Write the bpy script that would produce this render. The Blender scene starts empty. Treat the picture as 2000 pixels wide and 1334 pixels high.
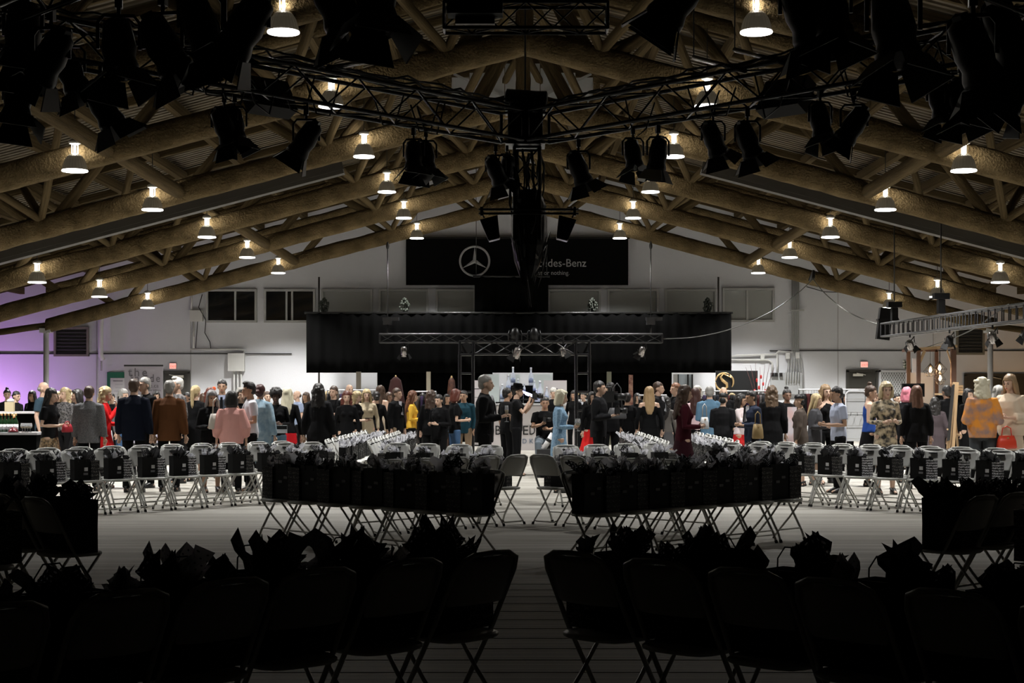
import bpy, bmesh, math, random
from mathutils import Vector, Matrix
from mathutils import noise as mnoise
R = random.Random(7)
rad = math.radians
F = 3150.0; H0 = 768.0; CX0 = 1010.0; CAMZ = 1.56
# ---------------------------------------------------------------- camera, world, exposure
scn = bpy.context.scene
col = scn.collection
cam = bpy.data.cameras.new('camera'); camo = bpy.data.objects.new('camera', cam); col.objects.link(camo)
camo.location = (0, 0, CAMZ); camo.rotation_euler = (rad(90), 0, 0)
cam.sensor_width = 36; cam.lens = F/2000*36; cam.shift_x = -10/2000; cam.shift_y = (H0-667)/2000
cam.clip_start = .1; cam.clip_end = 200
scn.camera = camo
w = bpy.data.worlds.new('world'); scn.world = w; w.use_nodes = True
w.node_tree.nodes['Background'].inputs[0].default_value = (.5, .55, .6, 1)
w.node_tree.nodes['Background'].inputs[1].default_value = .0004
vs = scn.view_settings
vs.view_transform = 'Standard'; vs.look = 'None'; vs.gamma = 1; vs.use_curve_mapping = False
vs.exposure = 0.62
LAMP_W = 1250.0
scn.cycles.max_bounces = 6; scn.cycles.diffuse_bounces = 3; scn.cycles.glossy_bounces = 2
scn.cycles.use_light_tree = True; scn.cycles.sample_clamp_indirect = 2.0
def light(name, kind, loc, energy, color=(1,1,1), target=None, **kw):
    l = bpy.data.lights.new(name, kind); l.energy = energy; l.color = color
    for k, v in kw.items(): setattr(l, k, v)
    o = bpy.data.objects.new(name, l); col.objects.link(o); o.location = loc
    if target is not None:
        o.rotation_euler = (Vector(target)-Vector(loc)).to_track_quat('-Z', 'Y').to_euler()
    return o
# stall lights of the fair behind the seating: purple and amber uplights on the back wall, shop spots on the guests
light('purple_uplight', 'SPOT', (-17.9, 50.6, .3), 330, (.74,.34,1), (-17.1,52.5,1.5), spot_size=rad(110), spot_blend=1, shadow_soft_size=.1)
light('purple_uplight', 'SPOT', (-15.2, 50.8, .3), 45, (.72,.45,1), (-15.4,52.5,2.0), spot_size=rad(120), spot_blend=1, shadow_soft_size=.1)
light('amber_uplight', 'SPOT', (16.2, 49.6, .4), 60, (1,.55,.2), (16.4,52.5,3.0), spot_size=rad(120), spot_blend=1, shadow_soft_size=.1)

# ---------------------------------------------------------------- helpers
def P(px, py, d): return Vector(((px-CX0)*d/F, d, CAMZ+(H0-py)*d/F))
MATS = {}
def mat(name, c, rough=.6, metal=0.0, emit=None, es=1.0, bump=None, var=None, trans=0, coat=0, spec=None):
    if name in MATS: return MATS[name]
    m = bpy.data.materials.new(name); m.use_nodes = True
    nt = m.node_tree; b = nt.nodes['Principled BSDF']
    if name.startswith('cloth_'): spec = .12
    b.inputs['Base Color'].default_value = (*c, 1); b.inputs['Roughness'].default_value = rough
    b.inputs['Metallic'].default_value = metal
    if spec is not None: b.inputs['Specular IOR Level'].default_value = spec
    if trans: b.inputs['Transmission Weight'].default_value = trans
    if emit: b.inputs['Emission Color'].default_value = (*emit, 1); b.inputs['Emission Strength'].default_value = es
    tc = None
    if bump or var:
        tc = nt.nodes.new('ShaderNodeTexCoord')
    if bump:
        sc_, st, di = bump
        n = nt.nodes.new('ShaderNodeTexNoise'); n.inputs['Scale'].default_value = sc_; n.inputs['Detail'].default_value = 5
        bp = nt.nodes.new('ShaderNodeBump'); bp.inputs['Strength'].default_value = st; bp.inputs['Distance'].default_value = di
        nt.links.new(tc.outputs['Object'], n.inputs['Vector']); nt.links.new(n.outputs['Fac'], bp.inputs['Height'])
        nt.links.new(bp.outputs['Normal'], b.inputs['Normal'])
    if var:
        sc_, c2 = var[0], var[1]
        n = nt.nodes.new('ShaderNodeTexNoise'); n.inputs['Scale'].default_value = sc_; n.inputs['Detail'].default_value = 6
        r = nt.nodes.new('ShaderNodeValToRGB'); r.color_ramp.elements[0].position = .38; r.color_ramp.elements[1].position = .62
        r.color_ramp.elements[0].color = (*c, 1); r.color_ramp.elements[1].color = (*c2, 1)
        nt.links.new(tc.outputs['Object'], n.inputs['Vector']); nt.links.new(n.outputs['Fac'], r.inputs['Fac'])
        nt.links.new(r.outputs['Color'], b.inputs['Base Color'])
    MATS[name] = m
    return m
def math_node(nt, op, a, b=None, c=None):
    n = nt.nodes.new('ShaderNodeMath'); n.operation = op
    for i, v in enumerate((a, b, c)):
        if v is None: continue
        if isinstance(v, (int, float)): n.inputs[i].default_value = v
        else: nt.links.new(v, n.inputs[i])
    return n.outputs[0]
def mix_into_base(m, fac, c2):
    nt = m.node_tree; b = nt.nodes['Principled BSDF']
    mx = nt.nodes.new('ShaderNodeMix'); mx.data_type = 'RGBA'
    mx.inputs[6].default_value = b.inputs['Base Color'].default_value; mx.inputs[7].default_value = (*c2, 1)
    nt.links.new(fac, mx.inputs[0]); nt.links.new(mx.outputs[2], b.inputs['Base Color'])
def dots_mat(name, c, c2, k=16, r=.2, rough=.7):
    m = mat(name, c, rough); nt = m.node_tree
    tc = nt.nodes.new('ShaderNodeTexCoord'); sp = nt.nodes.new('ShaderNodeSeparateXYZ')
    nt.links.new(tc.outputs['UV'], sp.inputs[0])
    u = math_node(nt, 'MULTIPLY', sp.outputs[0], k); v = math_node(nt, 'MULTIPLY', sp.outputs[1], k)
    row = math_node(nt, 'MULTIPLY', math_node(nt, 'MODULO', math_node(nt, 'FLOOR', v), 2), .5)
    fu = math_node(nt, 'SUBTRACT', math_node(nt, 'FRACT', math_node(nt, 'ADD', u, row)), .5)
    fv = math_node(nt, 'SUBTRACT', math_node(nt, 'FRACT', v), .5)
    d = math_node(nt, 'ADD', math_node(nt, 'MULTIPLY', fu, fu), math_node(nt, 'MULTIPLY', fv, fv))
    mix_into_base(m, math_node(nt, 'LESS_THAN', d, r*r), c2)
    return m
def script_mat(name, c, c2, rows=22, dens=.56):
    # chalk style hand lettering printed in rows, too small to read
    m = mat(name, c, .6); nt = m.node_tree
    tc = nt.nodes.new('ShaderNodeTexCoord'); mp = nt.nodes.new('ShaderNodeMapping')
    mp.inputs['Scale'].default_value = (70, 70, 110); nt.links.new(tc.outputs['Object'], mp.inputs[0])
    n = nt.nodes.new('ShaderNodeTexNoise'); n.inputs['Scale'].default_value = 1; n.inputs['Detail'].default_value = 2
    nt.links.new(mp.outputs[0], n.inputs[0])
    sp = nt.nodes.new('ShaderNodeSeparateXYZ'); nt.links.new(tc.outputs['Object'], sp.inputs[0])
    rr = math_node(nt, 'LESS_THAN', math_node(nt, 'FRACT', math_node(nt, 'MULTIPLY', sp.outputs[2], rows)), .62)
    f = math_node(nt, 'MULTIPLY', rr, math_node(nt, 'GREATER_THAN', n.outputs[0], dens))
    mix_into_base(m, f, c2)
    return m

class MB:
    def __init__(s): s.v = []; s.f = []; s.mi = []; s.m = 0; s.uv = None
    def add(s, vs, fs):
        o = len(s.v); s.v += [Vector(v) for v in vs]; s.f += [tuple(i+o for i in f) for f in fs]; s.mi += [s.m]*len(fs); return s
    def box(s, c, sz, rot=None):
        c = Vector(c); hx, hy, hz = sz[0]/2, sz[1]/2, sz[2]/2
        vs = [Vector((x*hx, y*hy, z*hz)) for x in (-1,1) for y in (-1,1) for z in (-1,1)]
        if rot is not None: vs = [rot @ v for v in vs]
        return s.add([v+c for v in vs], [(0,1,3,2),(4,6,7,5),(0,4,5,1),(2,3,7,6),(0,2,6,4),(1,5,7,3)])
    def bar(s, p0, p1, wy, wz, up=(0,0,1)):
        p0 = Vector(p0); p1 = Vector(p1); d = (p1-p0); L = d.length; d.normalize()
        side = d.cross(Vector(up)); side = side.normalized() if side.length > 1e-5 else Vector((0,1,0)); u = side.cross(d)
        rot = Matrix((d, side, u)).transposed()
        return s.box((p0+p1)/2, (L, wy, wz), rot)
    def ring_loft(s, rings, close=True):
        n = len(rings[0]); vs = [p for r in rings for p in r]; fs = []
        for i in range(len(rings)-1):
            for j in range(n):
                a = i*n+j; b = i*n+(j+1) % n; fs.append((a, b, b+n, a+n))
        if close: fs.append(tuple(range(n-1, -1, -1))); fs.append(tuple(range((len(rings)-1)*n, len(rings)*n)))
        return s.add(vs, fs)
    def tube(s, pts, r, n=8, flat=None):
        pts = [Vector(p) for p in pts]
        rs = r if isinstance(r, (list, tuple)) else [r]*len(pts)
        rings = []; prev = None
        for i, p in enumerate(pts):
            t = (pts[min(i+1, len(pts)-1)]-pts[max(i-1, 0)]).normalized()
            if prev is None:
                a = Vector((0,0,1)) if abs(t.z) < .9 else Vector((1,0,0))
                x = t.cross(a).normalized()
            else: x = (prev-t*prev.dot(t)).normalized()
            prev = x; y = t.cross(x)
            rings.append([p+(x*math.cos(2*math.pi*k/n)+y*math.sin(2*math.pi*k/n))*rs[i] for k in range(n)])
        return s.ring_loft(rings)
    def cyl(s, p0, p1, r, n=10, r1=None): return s.tube([p0, p1], [r, r if r1 is None else r1], n)
    def ell(s, c, rx, ry, rz, n=12, m=8, rot=None):
        c = Vector(c); rings = []
        for i in range(1, m):
            a = math.pi*i/m; z = -math.cos(a); q = math.sin(a)
            ring = [Vector((rx*q*math.cos(2*math.pi*k/n), ry*q*math.sin(2*math.pi*k/n), rz*z)) for k in range(n)]
            if rot is not None: ring = [rot @ v for v in ring]
            rings.append([v+c for v in ring])
        return s.ring_loft(rings)
    def eloft(s, secs, n=16):   # (x, y, z, rx, ry)
        rings = [[Vector((x+rx*math.cos(2*math.pi*k/n), y+ry*math.sin(2*math.pi*k/n), z)) for k in range(n)] for x, y, z, rx, ry in secs]
        return s.ring_loft(rings)
    def lathe(s, prof, c=(0,0,0), n=20, close=True):
        c = Vector(c)
        return s.ring_loft([[c+Vector((r*math.cos(2*math.pi*k/n), r*math.sin(2*math.pi*k/n), z)) for k in range(n)] for r, z in prof], close)
    def mesh(s, name, mats, smooth=False, off=(0,0,0)):
        o = Vector(off); me = bpy.data.meshes.new(name)
        me.from_pydata([v-o for v in s.v], [], s.f)
        for m in (mats if isinstance(mats, (list, tuple)) else [mats]): me.materials.append(m)
        if any(s.mi): me.polygons.foreach_set('material_index', s.mi)
        if s.uv:
            ul = me.uv_layers.new(name='UVMap')
            for lo in me.loops: ul.data[lo.index].uv = s.uv[lo.vertex_index]
        me.validate()
        bm = bmesh.new(); bm.from_mesh(me); bmesh.ops.recalc_face_normals(bm, faces=bm.faces); bm.to_mesh(me); bm.free()
        if smooth: me.shade_smooth()
        return me
USED_LABELS = {}
def tag(o, label, cat, group=None, kind=None):
    if label: o['label'] = label
    if cat: o['category'] = cat
    if group: o['group'] = group
    if kind: o['kind'] = kind
    return o
def thing(name, label, cat, loc=(0,0,0), rz=0, group=None):
    o = bpy.data.objects.new(name, None); o.empty_display_size = .1; col.objects.link(o); o.location = loc; o.rotation_euler = (0,0,rz)
    return tag(o, label, cat, group)
def ob(name, me, parent=None, loc=(0,0,0), rz=0):
    o = bpy.data.objects.new(name, me); col.objects.link(o)
    if parent: o.parent = parent
    o.location = loc; o.rotation_euler = (0,0,rz)
    return o
def part(name, mb, m, parent, smooth=False, world=False):
    off = parent.location if (world and parent) else (0,0,0)
    return ob(name, mb.mesh(name, m, smooth, off), parent)
def solo(name, mb, m, label, cat, loc, group=None, smooth=False, rz=0):
    return tag(ob(name, mb.mesh(name, m, smooth), None, loc, rz), label, cat, group)
def struct(name, mb, m, parent=None, smooth=False):
    o = ob(name, mb.mesh(name, m, smooth), parent)
    if not parent: o['kind'] = 'structure'
    return o
def clone(root, loc=None, rz=None, label=None, group=None):
    c = root.copy(); col.objects.link(c)
    if loc is not None: c.location = loc
    if rz is not None: c.rotation_euler = (0,0,rz)
    if label: c['label'] = label
    if group: c['group'] = group
    for ch in root.children:
        d = ch.copy(); col.objects.link(d); d.parent = c
        for g in ch.children:
            e = g.copy(); col.objects.link(e); e.parent = d
    return c
ORD = ['first','second','third','fourth','fifth','sixth','seventh','eighth','ninth','tenth','eleventh','twelfth','thirteenth','fourteenth','fifteenth','sixteenth','seventeenth','eighteenth','nineteenth','twentieth','twenty-first','twenty-second','twenty-third','twenty-fourth']

# ---------------------------------------------------------------- materials
M_floor = mat('floor_wood', (.36,.34,.29), .55)
nt = M_floor.node_tree; b = nt.nodes['Principled BSDF']
tc = nt.nodes.new('ShaderNodeTexCoord'); sp = nt.nodes.new('ShaderNodeSeparateXYZ'); nt.links.new(tc.outputs['Object'], sp.inputs[0])
yb = math_node(nt, 'DIVIDE', sp.outputs[1], .14)
row = math_node(nt, 'FLOOR', yb)
wn = nt.nodes.new('ShaderNodeTexWhiteNoise'); wn.noise_dimensions = '1D'; nt.links.new(row, wn.inputs['W'])
mp = nt.nodes.new('ShaderNodeMapping'); mp.inputs['Scale'].default_value = (.8, 22, 1); nt.links.new(tc.outputs['Object'], mp.inputs[0])
nn = nt.nodes.new('ShaderNodeTexNoise'); nn.inputs['Scale'].default_value = 1.2; nn.inputs['Detail'].default_value = 6; nt.links.new(mp.outputs[0], nn.inputs[0])
fr = math_node(nt, 'FRACT', yb)
gap = math_node(nt, 'LESS_THAN', fr, .07)
val = math_node(nt, 'ADD', math_node(nt, 'MULTIPLY', wn.outputs[0], .35), math_node(nt, 'MULTIPLY', nn.outputs[0], 1.0))
rp = nt.nodes.new('ShaderNodeValToRGB'); rp.color_ramp.elements[0].position = .35; rp.color_ramp.elements[1].position = .95
rp.color_ramp.elements[0].color = (.22,.20,.16,1); rp.color_ramp.elements[1].color = (.50,.485,.44,1)
nt.links.new(val, rp.inputs[0])
mx = nt.nodes.new('ShaderNodeMix'); mx.data_type = 'RGBA'; nt.links.new(gap, mx.inputs[0]); nt.links.new(rp.outputs[0], mx.inputs[6]); mx.inputs[7].default_value = (.05,.045,.035,1)
nt.links.new(mx.outputs[2], b.inputs['Base Color'])
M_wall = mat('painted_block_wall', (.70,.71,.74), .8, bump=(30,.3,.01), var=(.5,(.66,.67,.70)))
M_fire = mat('sprayed_fireproofing', (.086,.061,.030), .95, bump=(26,1,.05), var=(3,(.140,.102,.052)), spec=.05)
M_deck = mat('roof_deck', (.085,.063,.034), .8, var=(2,(.07,.053,.030)))
M_duct = mat('galvanised_tray', (.04,.035,.026), .6, .1)
M_blk = mat('black_paint_metal', (.012,.012,.012), .35, .3)
M_trs = mat('black_truss_metal', (.02,.02,.021), .22, .5)
M_alu = mat('grey_truss_metal', (.055,.055,.058), .4, .4)
M_drape = mat('black_drape', (.0014,.0014,.0014), .95, bump=(6,.5,.02), spec=.05)
M_banner = mat('black_banner', (.003,.003,.003), .8, spec=.05)
M_print = mat('white_print', (.75,.75,.76), .6)
M_greyprint = mat('silver_print', (.42,.42,.43), .5)
M_white = mat('white_paint', (.82,.82,.84), .5)
M_offwh = mat('off_white_metal', (.62,.62,.60), .4)
M_frame = mat('window_frame_paint', (.33,.33,.32), .6)
M_glass = mat('dark_window_glass', (.006,.007,.008), .06, spec=.9)
M_blind = mat('grey_blind_behind_glass', (.26,.265,.25), .25, spec=.6)
M_chair = mat('chair_beige_metal', (.60,.60,.57), .38, .1)
M_tube = mat('chair_tube_metal', (.50,.49,.46), .3, .35)
M_rub = mat('black_rubber', (.01,.01,.01), .8)
M_bag = mat('black_paper_bag', (.004,.004,.0045), .6, spec=.25)
M_label = mat('grey_label', (.22,.22,.23), .6)
M_script = script_mat('lettered_bag', (.005,.005,.006), (.22,.21,.20))
M_script2 = script_mat('white_lettered_bag', (.012,.012,.013), (.75,.75,.78), 30, .48)
M_tw = mat('white_tissue', (.72,.72,.76), .8)
M_tb = mat('black_tissue', (.04,.04,.042), .7)
M_twd = dots_mat('white_dotted_tissue', (.70,.70,.74), (.02,.02,.02), 13, .17)
M_tbd = dots_mat('black_dotted_tissue', (.025,.025,.026), (.7,.7,.74), 11, .2)
M_tg = dots_mat('grey_dotted_tissue', (.34,.33,.34), (.05,.05,.05), 13, .16)
M_lampbody = mat('prismatic_reflector', (.16,.14,.10), .35, emit=(1,.85,.6), es=.02)
M_lampneck = mat('glowing_lamp_neck', (.8,.8,.8), .3, emit=(1,.97,.9), es=.9)
M_lens = mat('lamp_lens', (1,1,1), .3, emit=(1,.98,.95), es=4)
M_lamphw = mat('lamp_hardware', (.55,.53,.48), .4)
M_wood = mat('stained_wood', (.10,.045,.025), .5, bump=(20,.3,.01))
M_lwood = mat('light_wood', (.45,.30,.16), .5, bump=(20,.2,.01))
M_cfl = mat('fair_counter_white', (.66,.62,.62), .5)
M_bulb = mat('amber_bulb', (1,.7,.4), .3, emit=(1,.6,.28), es=6)
M_exit = mat('exit_sign_red', (.9,.3,.25), .4, emit=(1,.45,.38), es=.6)
M_green = mat('green_board', (.01,.12,.06), .6)
M_lav = mat('lavender_banner', (.58,.55,.64), .7)
M_cable = mat('cable_black', (.012,.012,.012), .5)
M_rope = mat('grey_rope', (.10,.10,.095), .6)
M_foil = mat('smoky_foil', (.09,.085,.08), .18, .7)
M_skylt = mat('grey_curtain_panel', (.40,.41,.41), .6)
M_leaf = mat('dark_leaf', (.01,.014,.008), .6)
M_can = mat('fixture_black', (.006,.006,.006), .4, spec=.3)
M_flaglit = mat('fixture_flap_lit_tone', (.55,.58,.58), .4)  # light falling on the barn doors, put into a pale flap colour

# ---------------------------------------------------------------- shell
XL, XR, YB, YF = -19.0, 19.0, 52.5, -4.0
EZ = 2.95; RZ = 9.35; RIDGE = .12
def roofz(x): return RZ - .262*abs(x-RIDGE) if abs(x-RIDGE) < 24 else EZ
floor = struct('floor', MB().box(((XL+XR)/2, (YB+13.2)/2, -.05), (XR-XL, YB-13.2, .1)), M_floor)
fl2 = MB().box(((XL+XR)/2, (13.2+YF)/2, -.09), (XR-XL, 13.2-YF, .1))
struct('floor_base', fl2, mat('subfloor', (.02,.018,.014), .9), floor)
unit_board = None
y = YF+.07; k = 0
bm_board = MB().box((0,0,0), (XR-XL, .1375, .028)).mesh('floor_board', [M_floor])
bm_piece = {}
while y < 13.2:
    o = ob('floor_board', bm_board, floor, ((XL+XR)/2, y, -.014-.0015*(k % 3))); y += .14; k += 1
def gable(y, z1fn):
    n = 24; vs = []; fs = []
    for i in range(n+1):
        x = XL+(XR-XL)*i/n; vs += [(x, y, 0), (x, y, z1fn(x)), (x, y+.2, 0), (x, y+.2, z1fn(x))]
    for i in range(n):
        a = i*4; fs += [(a, a+4, a+5, a+1), (a+2, a+3, a+7, a+6), (a+1, a+5, a+7, a+3), (a, a+2, a+6, a+4)]
    fs += [(0,1,3,2), (n*4, n*4+2, n*4+3, n*4+1)]
    return MB().add(vs, fs)
struct('wall_back', gable(YB, lambda x: roofz(x)+.1), M_wall)
struct('wall_front', gable(YF-.2, lambda x: roofz(x)+.1), mat('dark_rear_wall', (.05,.05,.05), .9))
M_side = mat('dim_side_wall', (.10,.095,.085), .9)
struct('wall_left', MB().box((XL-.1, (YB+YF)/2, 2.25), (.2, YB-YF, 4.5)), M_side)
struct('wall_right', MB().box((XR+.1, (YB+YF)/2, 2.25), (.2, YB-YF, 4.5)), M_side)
# corrugated deck
cs = MB(); yy = YF; st = []
while yy < YB+.01:
    st += [(yy, 0), (yy+.11, 0), (yy+.13, .05), (yy+.22, .05), (yy+.24, 0)]; yy += .24
xs = [XL, RIDGE, XR]
vs_ = [(x, yv, roofz(x)+dz) for yv, dz in st for x in xs]; fs_ = []
for i in range(len(st)-1):
    for j in range(2): a = i*3+j; fs_.append((a, a+1, a+4, a+3))
ceil = struct('ceiling', cs.add(vs_, fs_), M_deck)
struct('ceiling_backing', MB().add([(x, yv, roofz(x)+.12+dz) for dz in (0,.1) for yv in (YF-.2, YB+.2) for x in xs],
    [(0,1,4,3),(1,2,5,4),(6,9,10,7),(7,10,11,8),(0,3,9,6),(2,8,11,5),(0,6,7,1),(1,7,8,2),(3,4,10,9),(4,5,11,10)]), M_deck, ceil)
# ---------------------------------------------------------------- roof trusses
TD = [10.1, 15.8, 21.5, 27.2, 32.9, 38.6, 44.3, 50.0]
def chz(x): return 7.5 - .262*abs(x-RIDGE)
def tcz(x): return 8.62 - .262*abs(x-RIDGE)
BN = [1.3, 4.0, 7.0, 9.8, 12.4]; TN = [0, 2.6, 5.5, 8.4, 11.1, 13.8]
def lump_chord(y, zf, w_, h_, seed):
    mb = MB(); rings = []; n = 12
    xsx = [-14.7+29.4*i/150 for i in range(151)]
    for x in xsx:
        z0 = zf(x+RIDGE); ring = []
        for k in range(n):
            a = 2*math.pi*k/n; cx, sz = math.cos(a), math.sin(a)
            q = (abs(cx)**4+abs(sz)**4)**-.25
            p = Vector((x+RIDGE, cx*q*w_/2, sz*q*h_/2))
            dn = mnoise.noise(Vector((x*2.2, k*.9+seed, seed)))*.018 + mnoise.noise(Vector((x*9, k*1.7, seed+4)))*.009
            rr_ = 1+dn/(w_/2)
            ring.append(Vector((p.x, y+p.y*rr_, z0+p.z*rr_)))
        rings.append(ring)
    mb.ring_loft(rings)
    return mb
web_mb = MB(); rings = []
for i in range(13):
    z = i/12; ring = []
    for k in range(10):
        a = 2*math.pi*k/10; r_ = .5*(1+.12*mnoise.noise(Vector((k*1.1, z*9, 3.3))))
        q = (abs(math.cos(a))**3+abs(math.sin(a))**3)**-.3333
        ring.append(Vector((r_*q*math.cos(a), r_*q*math.sin(a), z)))
    rings.append(ring)
web_mb.ring_loft(rings); WEB = web_mb.mesh('web', [M_fire], True)
def strut(name, me, p0, p1, wdt, parent, wd2=None):
    p0 = Vector(p0); p1 = Vector(p1); d = p1-p0
    o = ob(name, me, parent)
    pl = parent.location if parent else Vector((0,0,0))
    o.location = p0-pl; o.rotation_mode = 'QUATERNION'; o.rotation_quaternion = d.to_track_quat('Z', 'Y')
    o.scale = (wdt, wd2 or wdt, d.length)
    return o
TORD = ['eighth','seventh','sixth','fifth','fourth','third','second','first']
for ti, y in enumerate(TD):
    t = thing('roof_truss', f'brown sprayed-fireproofing roof truss, {TORD[ti]} from the far wall', 'roof truss', (RIDGE, y, 0), 0, 'roof trusses across the hall')
    part('bottom_chord', lump_chord(y, chz, .40 if ti > 5 else .44, .46, ti*3.7), M_fire, t, True, True)
    part('top_chord', lump_chord(y, tcz, .24, .26, ti*5.1+1), M_fire, t, True, True)
    strut('web', WEB, (RIDGE, y, 7.5), (RIDGE, y, 8.62), .30, t)
    for s in (-1, 1):
        for i, bx in enumerate(BN):
            X = RIDGE+s*bx
            strut('web', WEB, (X-s*.12, y, chz(X)), (RIDGE+s*TN[i] + s*(.35 if i == 0 else .1), y, tcz(TN[i]+RIDGE)), .21, t)
            if i == 0: strut('web', WEB, (RIDGE+s*.95, y, chz(.95)), (RIDGE+s*.28, y, tcz(.2)), .17, t)
            strut('web', WEB, (X+s*.12, y, chz(X)), (RIDGE+s*TN[i+1]-s*.1, y, tcz(TN[i+1]+RIDGE)), .21, t)
# longitudinal members, children of the ceiling
pur = MB().box((0,0,.5), (1,1,1)).mesh('purlin', [M_fire])
for ti in range(len(TD)-1):
    y0, y1 = TD[ti], TD[ti+1]
    for s in (-1, 1):
        X = RIDGE+s*7.0
        if ti >= 2 and ti != 4: strut('bottom_tie', WEB, (X, y0+.15, chz(X)+.02), (X, y1-.15, chz(X)-.02), .27, ceil)
        for bx in (1.3, 4.0, 9.8):
            X = RIDGE+s*bx; X2 = X+s*1.3
            strut('knee_brace', WEB, (X, y0+.1, chz(X)+.15), (X2, (y0+y1)/2, roofz(X2)-.3), .16, ceil)
            strut('knee_brace', WEB, (X, y1-.1, chz(X)+.15), (X2, (y0+y1)/2, roofz(X2)-.3), .16, ceil)
            X3 = X-s*1.2
            strut('knee_brace', WEB, (X, y1-.1, chz(X)+.15), (X3, (y0+y1)/2, roofz(X3)-.3), .15, ceil)
# purlins run the length, joists run with the slope at mid bay
for bx in [0, 2.6, 3.9, 5.5, 7.0, 8.4, 9.8, 11.1, 12.4, 13.8, 16.2]:
    for s in ((-1, 1) if bx else (1,)):
        X = RIDGE+s*bx
        strut('purlin', pur, (X, YF+.1, roofz(X)-.22), (X, YB-.1, roofz(X)-.22), .16, ceil, .22)
for ti in range(len(TD)):
    ym = TD[ti]+2.85 if ti < 7 else 51.8
    for s in (-1, 1):
        for q in ((0, ) if ti == 7 else (-1.3, 0, 1.3)):
            strut('joist', pur, (RIDGE, ym+q, roofz(RIDGE)-.12), (RIDGE+s*18.5, ym+q, roofz(RIDGE+s*18.5)-.12), .1, ceil, .16)
# bright skylight-like translucent strips reduced to pale soffit panels
for s in (-1, 1):
    X0 = RIDGE
    c = thing('cable_tray', f'long grey metal cable tray sloping between the trusses on the {"left" if s<0 else "right"} side', 'cable tray', (RIDGE+s*6, 36, 0))
    mb = MB().bar((RIDGE+s*4.0, 36, 7.5+.26*0-.2-.262*4+.3), (RIDGE+s*12.5, 36, 7.5-.2-.262*12.5+.3), .3, .2)
    part('tray_body', mb, M_duct, c, False, True)
    mb = MB()
    part('tray_lip', MB().bar((RIDGE+s*4.0, 35.83, 6.66), (RIDGE+s*12.5, 35.83, 4.43), .03, .24), M_duct, c, False, True)
# draft curtain at the ridge
dc = thing('draft_curtain', 'pale grey seamed curtain panels hung under the ridge behind the second visible truss', 'partition', (RIDGE, 36.4, 0))
for i in range(8):
    xa = RIDGE-1.6+i*.4
    zt = roofz(xa+.2)-.3
    part('panel', MB().box((xa+.2, 36.4+.01*(i % 2), (zt+7.75)/2), (.385, .03, zt-7.75)), M_skylt, dc, False, True)
for s in (-1, 1):
    part('brace', MB().bar((RIDGE, 36.33, 8.05), (RIDGE+s*1.55, 36.33, 8.75), .03, .05), M_frame, dc, False, True)
    part('post', MB().box((RIDGE+s*1.68, 36.4, 8.2), (.14, .14, 1.2)), M_fire, dc, False, True)
# columns at the eaves of the last trusses
for s, nm in ((-1, 'left'), (1, 'right')):
    for q, y in enumerate((50.0, 44.3, 38.6, 32.9, 27.2)):
        X = RIDGE+s*14.55 - (.17 if s < 0 else 0)
        c = thing('steel_column', f'white round steel column under the {nm} end of the {TORD[7-q]} roof truss from the far wall', 'column', (X, y, 0))
        part('shaft', MB().lathe([(.085,0),(.085,3.5)], (X,y,0), 16), M_white, c, True, True)
        part('base_plate', MB().box((X,y,.01), (.32,.32,.02)), M_frame, c, False, True)
        part('cap', MB().box((X,y,3.5), (.34,.34,.14)), M_offwh, c, False, True)
        strut('outrigger', WEB, (X, y, 3.66), (X+s*3.9, y, 3.66-.55), .2, c)

# ---------------------------------------------------------------- high bay lamps
def lamp_proto():
    r = thing('high_bay_lamp', None, 'ceiling lamp', (0,0,0))
    prof = [(.205,0),(.2,.03),(.185,.1),(.16,.18),(.12,.24),(.075,.28)]
    # fluted reflector
    mb = MB(); n = 48; rings = []
    for rr_, z in prof:
        rings.append([Vector(((rr_*(1+.035*(k % 2)))*math.cos(2*math.pi*k/n), (rr_*(1+.035*(k % 2)))*math.sin(2*math.pi*k/n), z)) for k in range(n)])
    mb.ring_loft(rings, False); part('reflector', mb, M_lampbody, r)
    part('rim', MB().lathe([(.21,-.01),(.215,.0),(.21,.015),(.2,.0)], n=32), M_lens, r, True)
    part('lens', MB().lathe([(.2,-.012),(.199,.0)], n=28), M_lens, r)
    nk = MB()
    for k in range(4):
        a = k*math.pi/2+.5; nk.box((.05*math.cos(a), .05*math.sin(a), .36), (.014,.014,.16))
    nk.cyl((0,0,.28),(0,0,.44),.016,10)
    part('neck', nk, M_lampneck, r)
    part('ballast', MB().lathe([(.06,.44),(.10,.455),(.105,.49),(.07,.52),(.02,.54)], n=20), M_lamphw, r, True)
    part('hook', MB().cyl((0,0,.53),(0,0,1.3),.008,6), M_cable, r)
    return r
lp = None
LAMPS = []
zc = {3.12: 6.32, 7.38: 5.25, 11.4: 4.18}
ordrow = ['inner','middle','outer']
for s in (-1, 1):
    for ri, (xx, zz) in enumerate(zc.items()):
        for ti, y in enumerate(TD[2:] ):
            LAMPS.append((s, ri, RIDGE*.3+s*xx, y-.42, zz, ti))
for s, ri, X, y, z, ti in LAMPS:
    if ri == 0 and ti == 0: y += .2
    lab = f'fluted high bay lamp, {ORD[5-ti]} from the far wall in the {ordrow[ri]} {"left" if s<0 else "right"} line'
    if lp is None:
        lp = lamp_proto(); lp.location = (X,y,z); lp['label'] = lab; lp['group'] = 'high bay lamps under the trusses'; o = lp
    else: o = clone(lp, (X,y,z), 0, lab)
    L = light('lamp_light', 'SPOT', (0,0,-.03), LAMP_W*(1 if ti > 0 else .16), (1,.985,.96), None, spot_size=rad(118), spot_blend=.6, shadow_soft_size=.17)
    L.parent = o
    U = light('lamp_uplight', 'POINT', (0,0,.36), LAMP_W*.009, (1,.94,.84), None, shadow_soft_size=.04)
    U.parent = o
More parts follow.
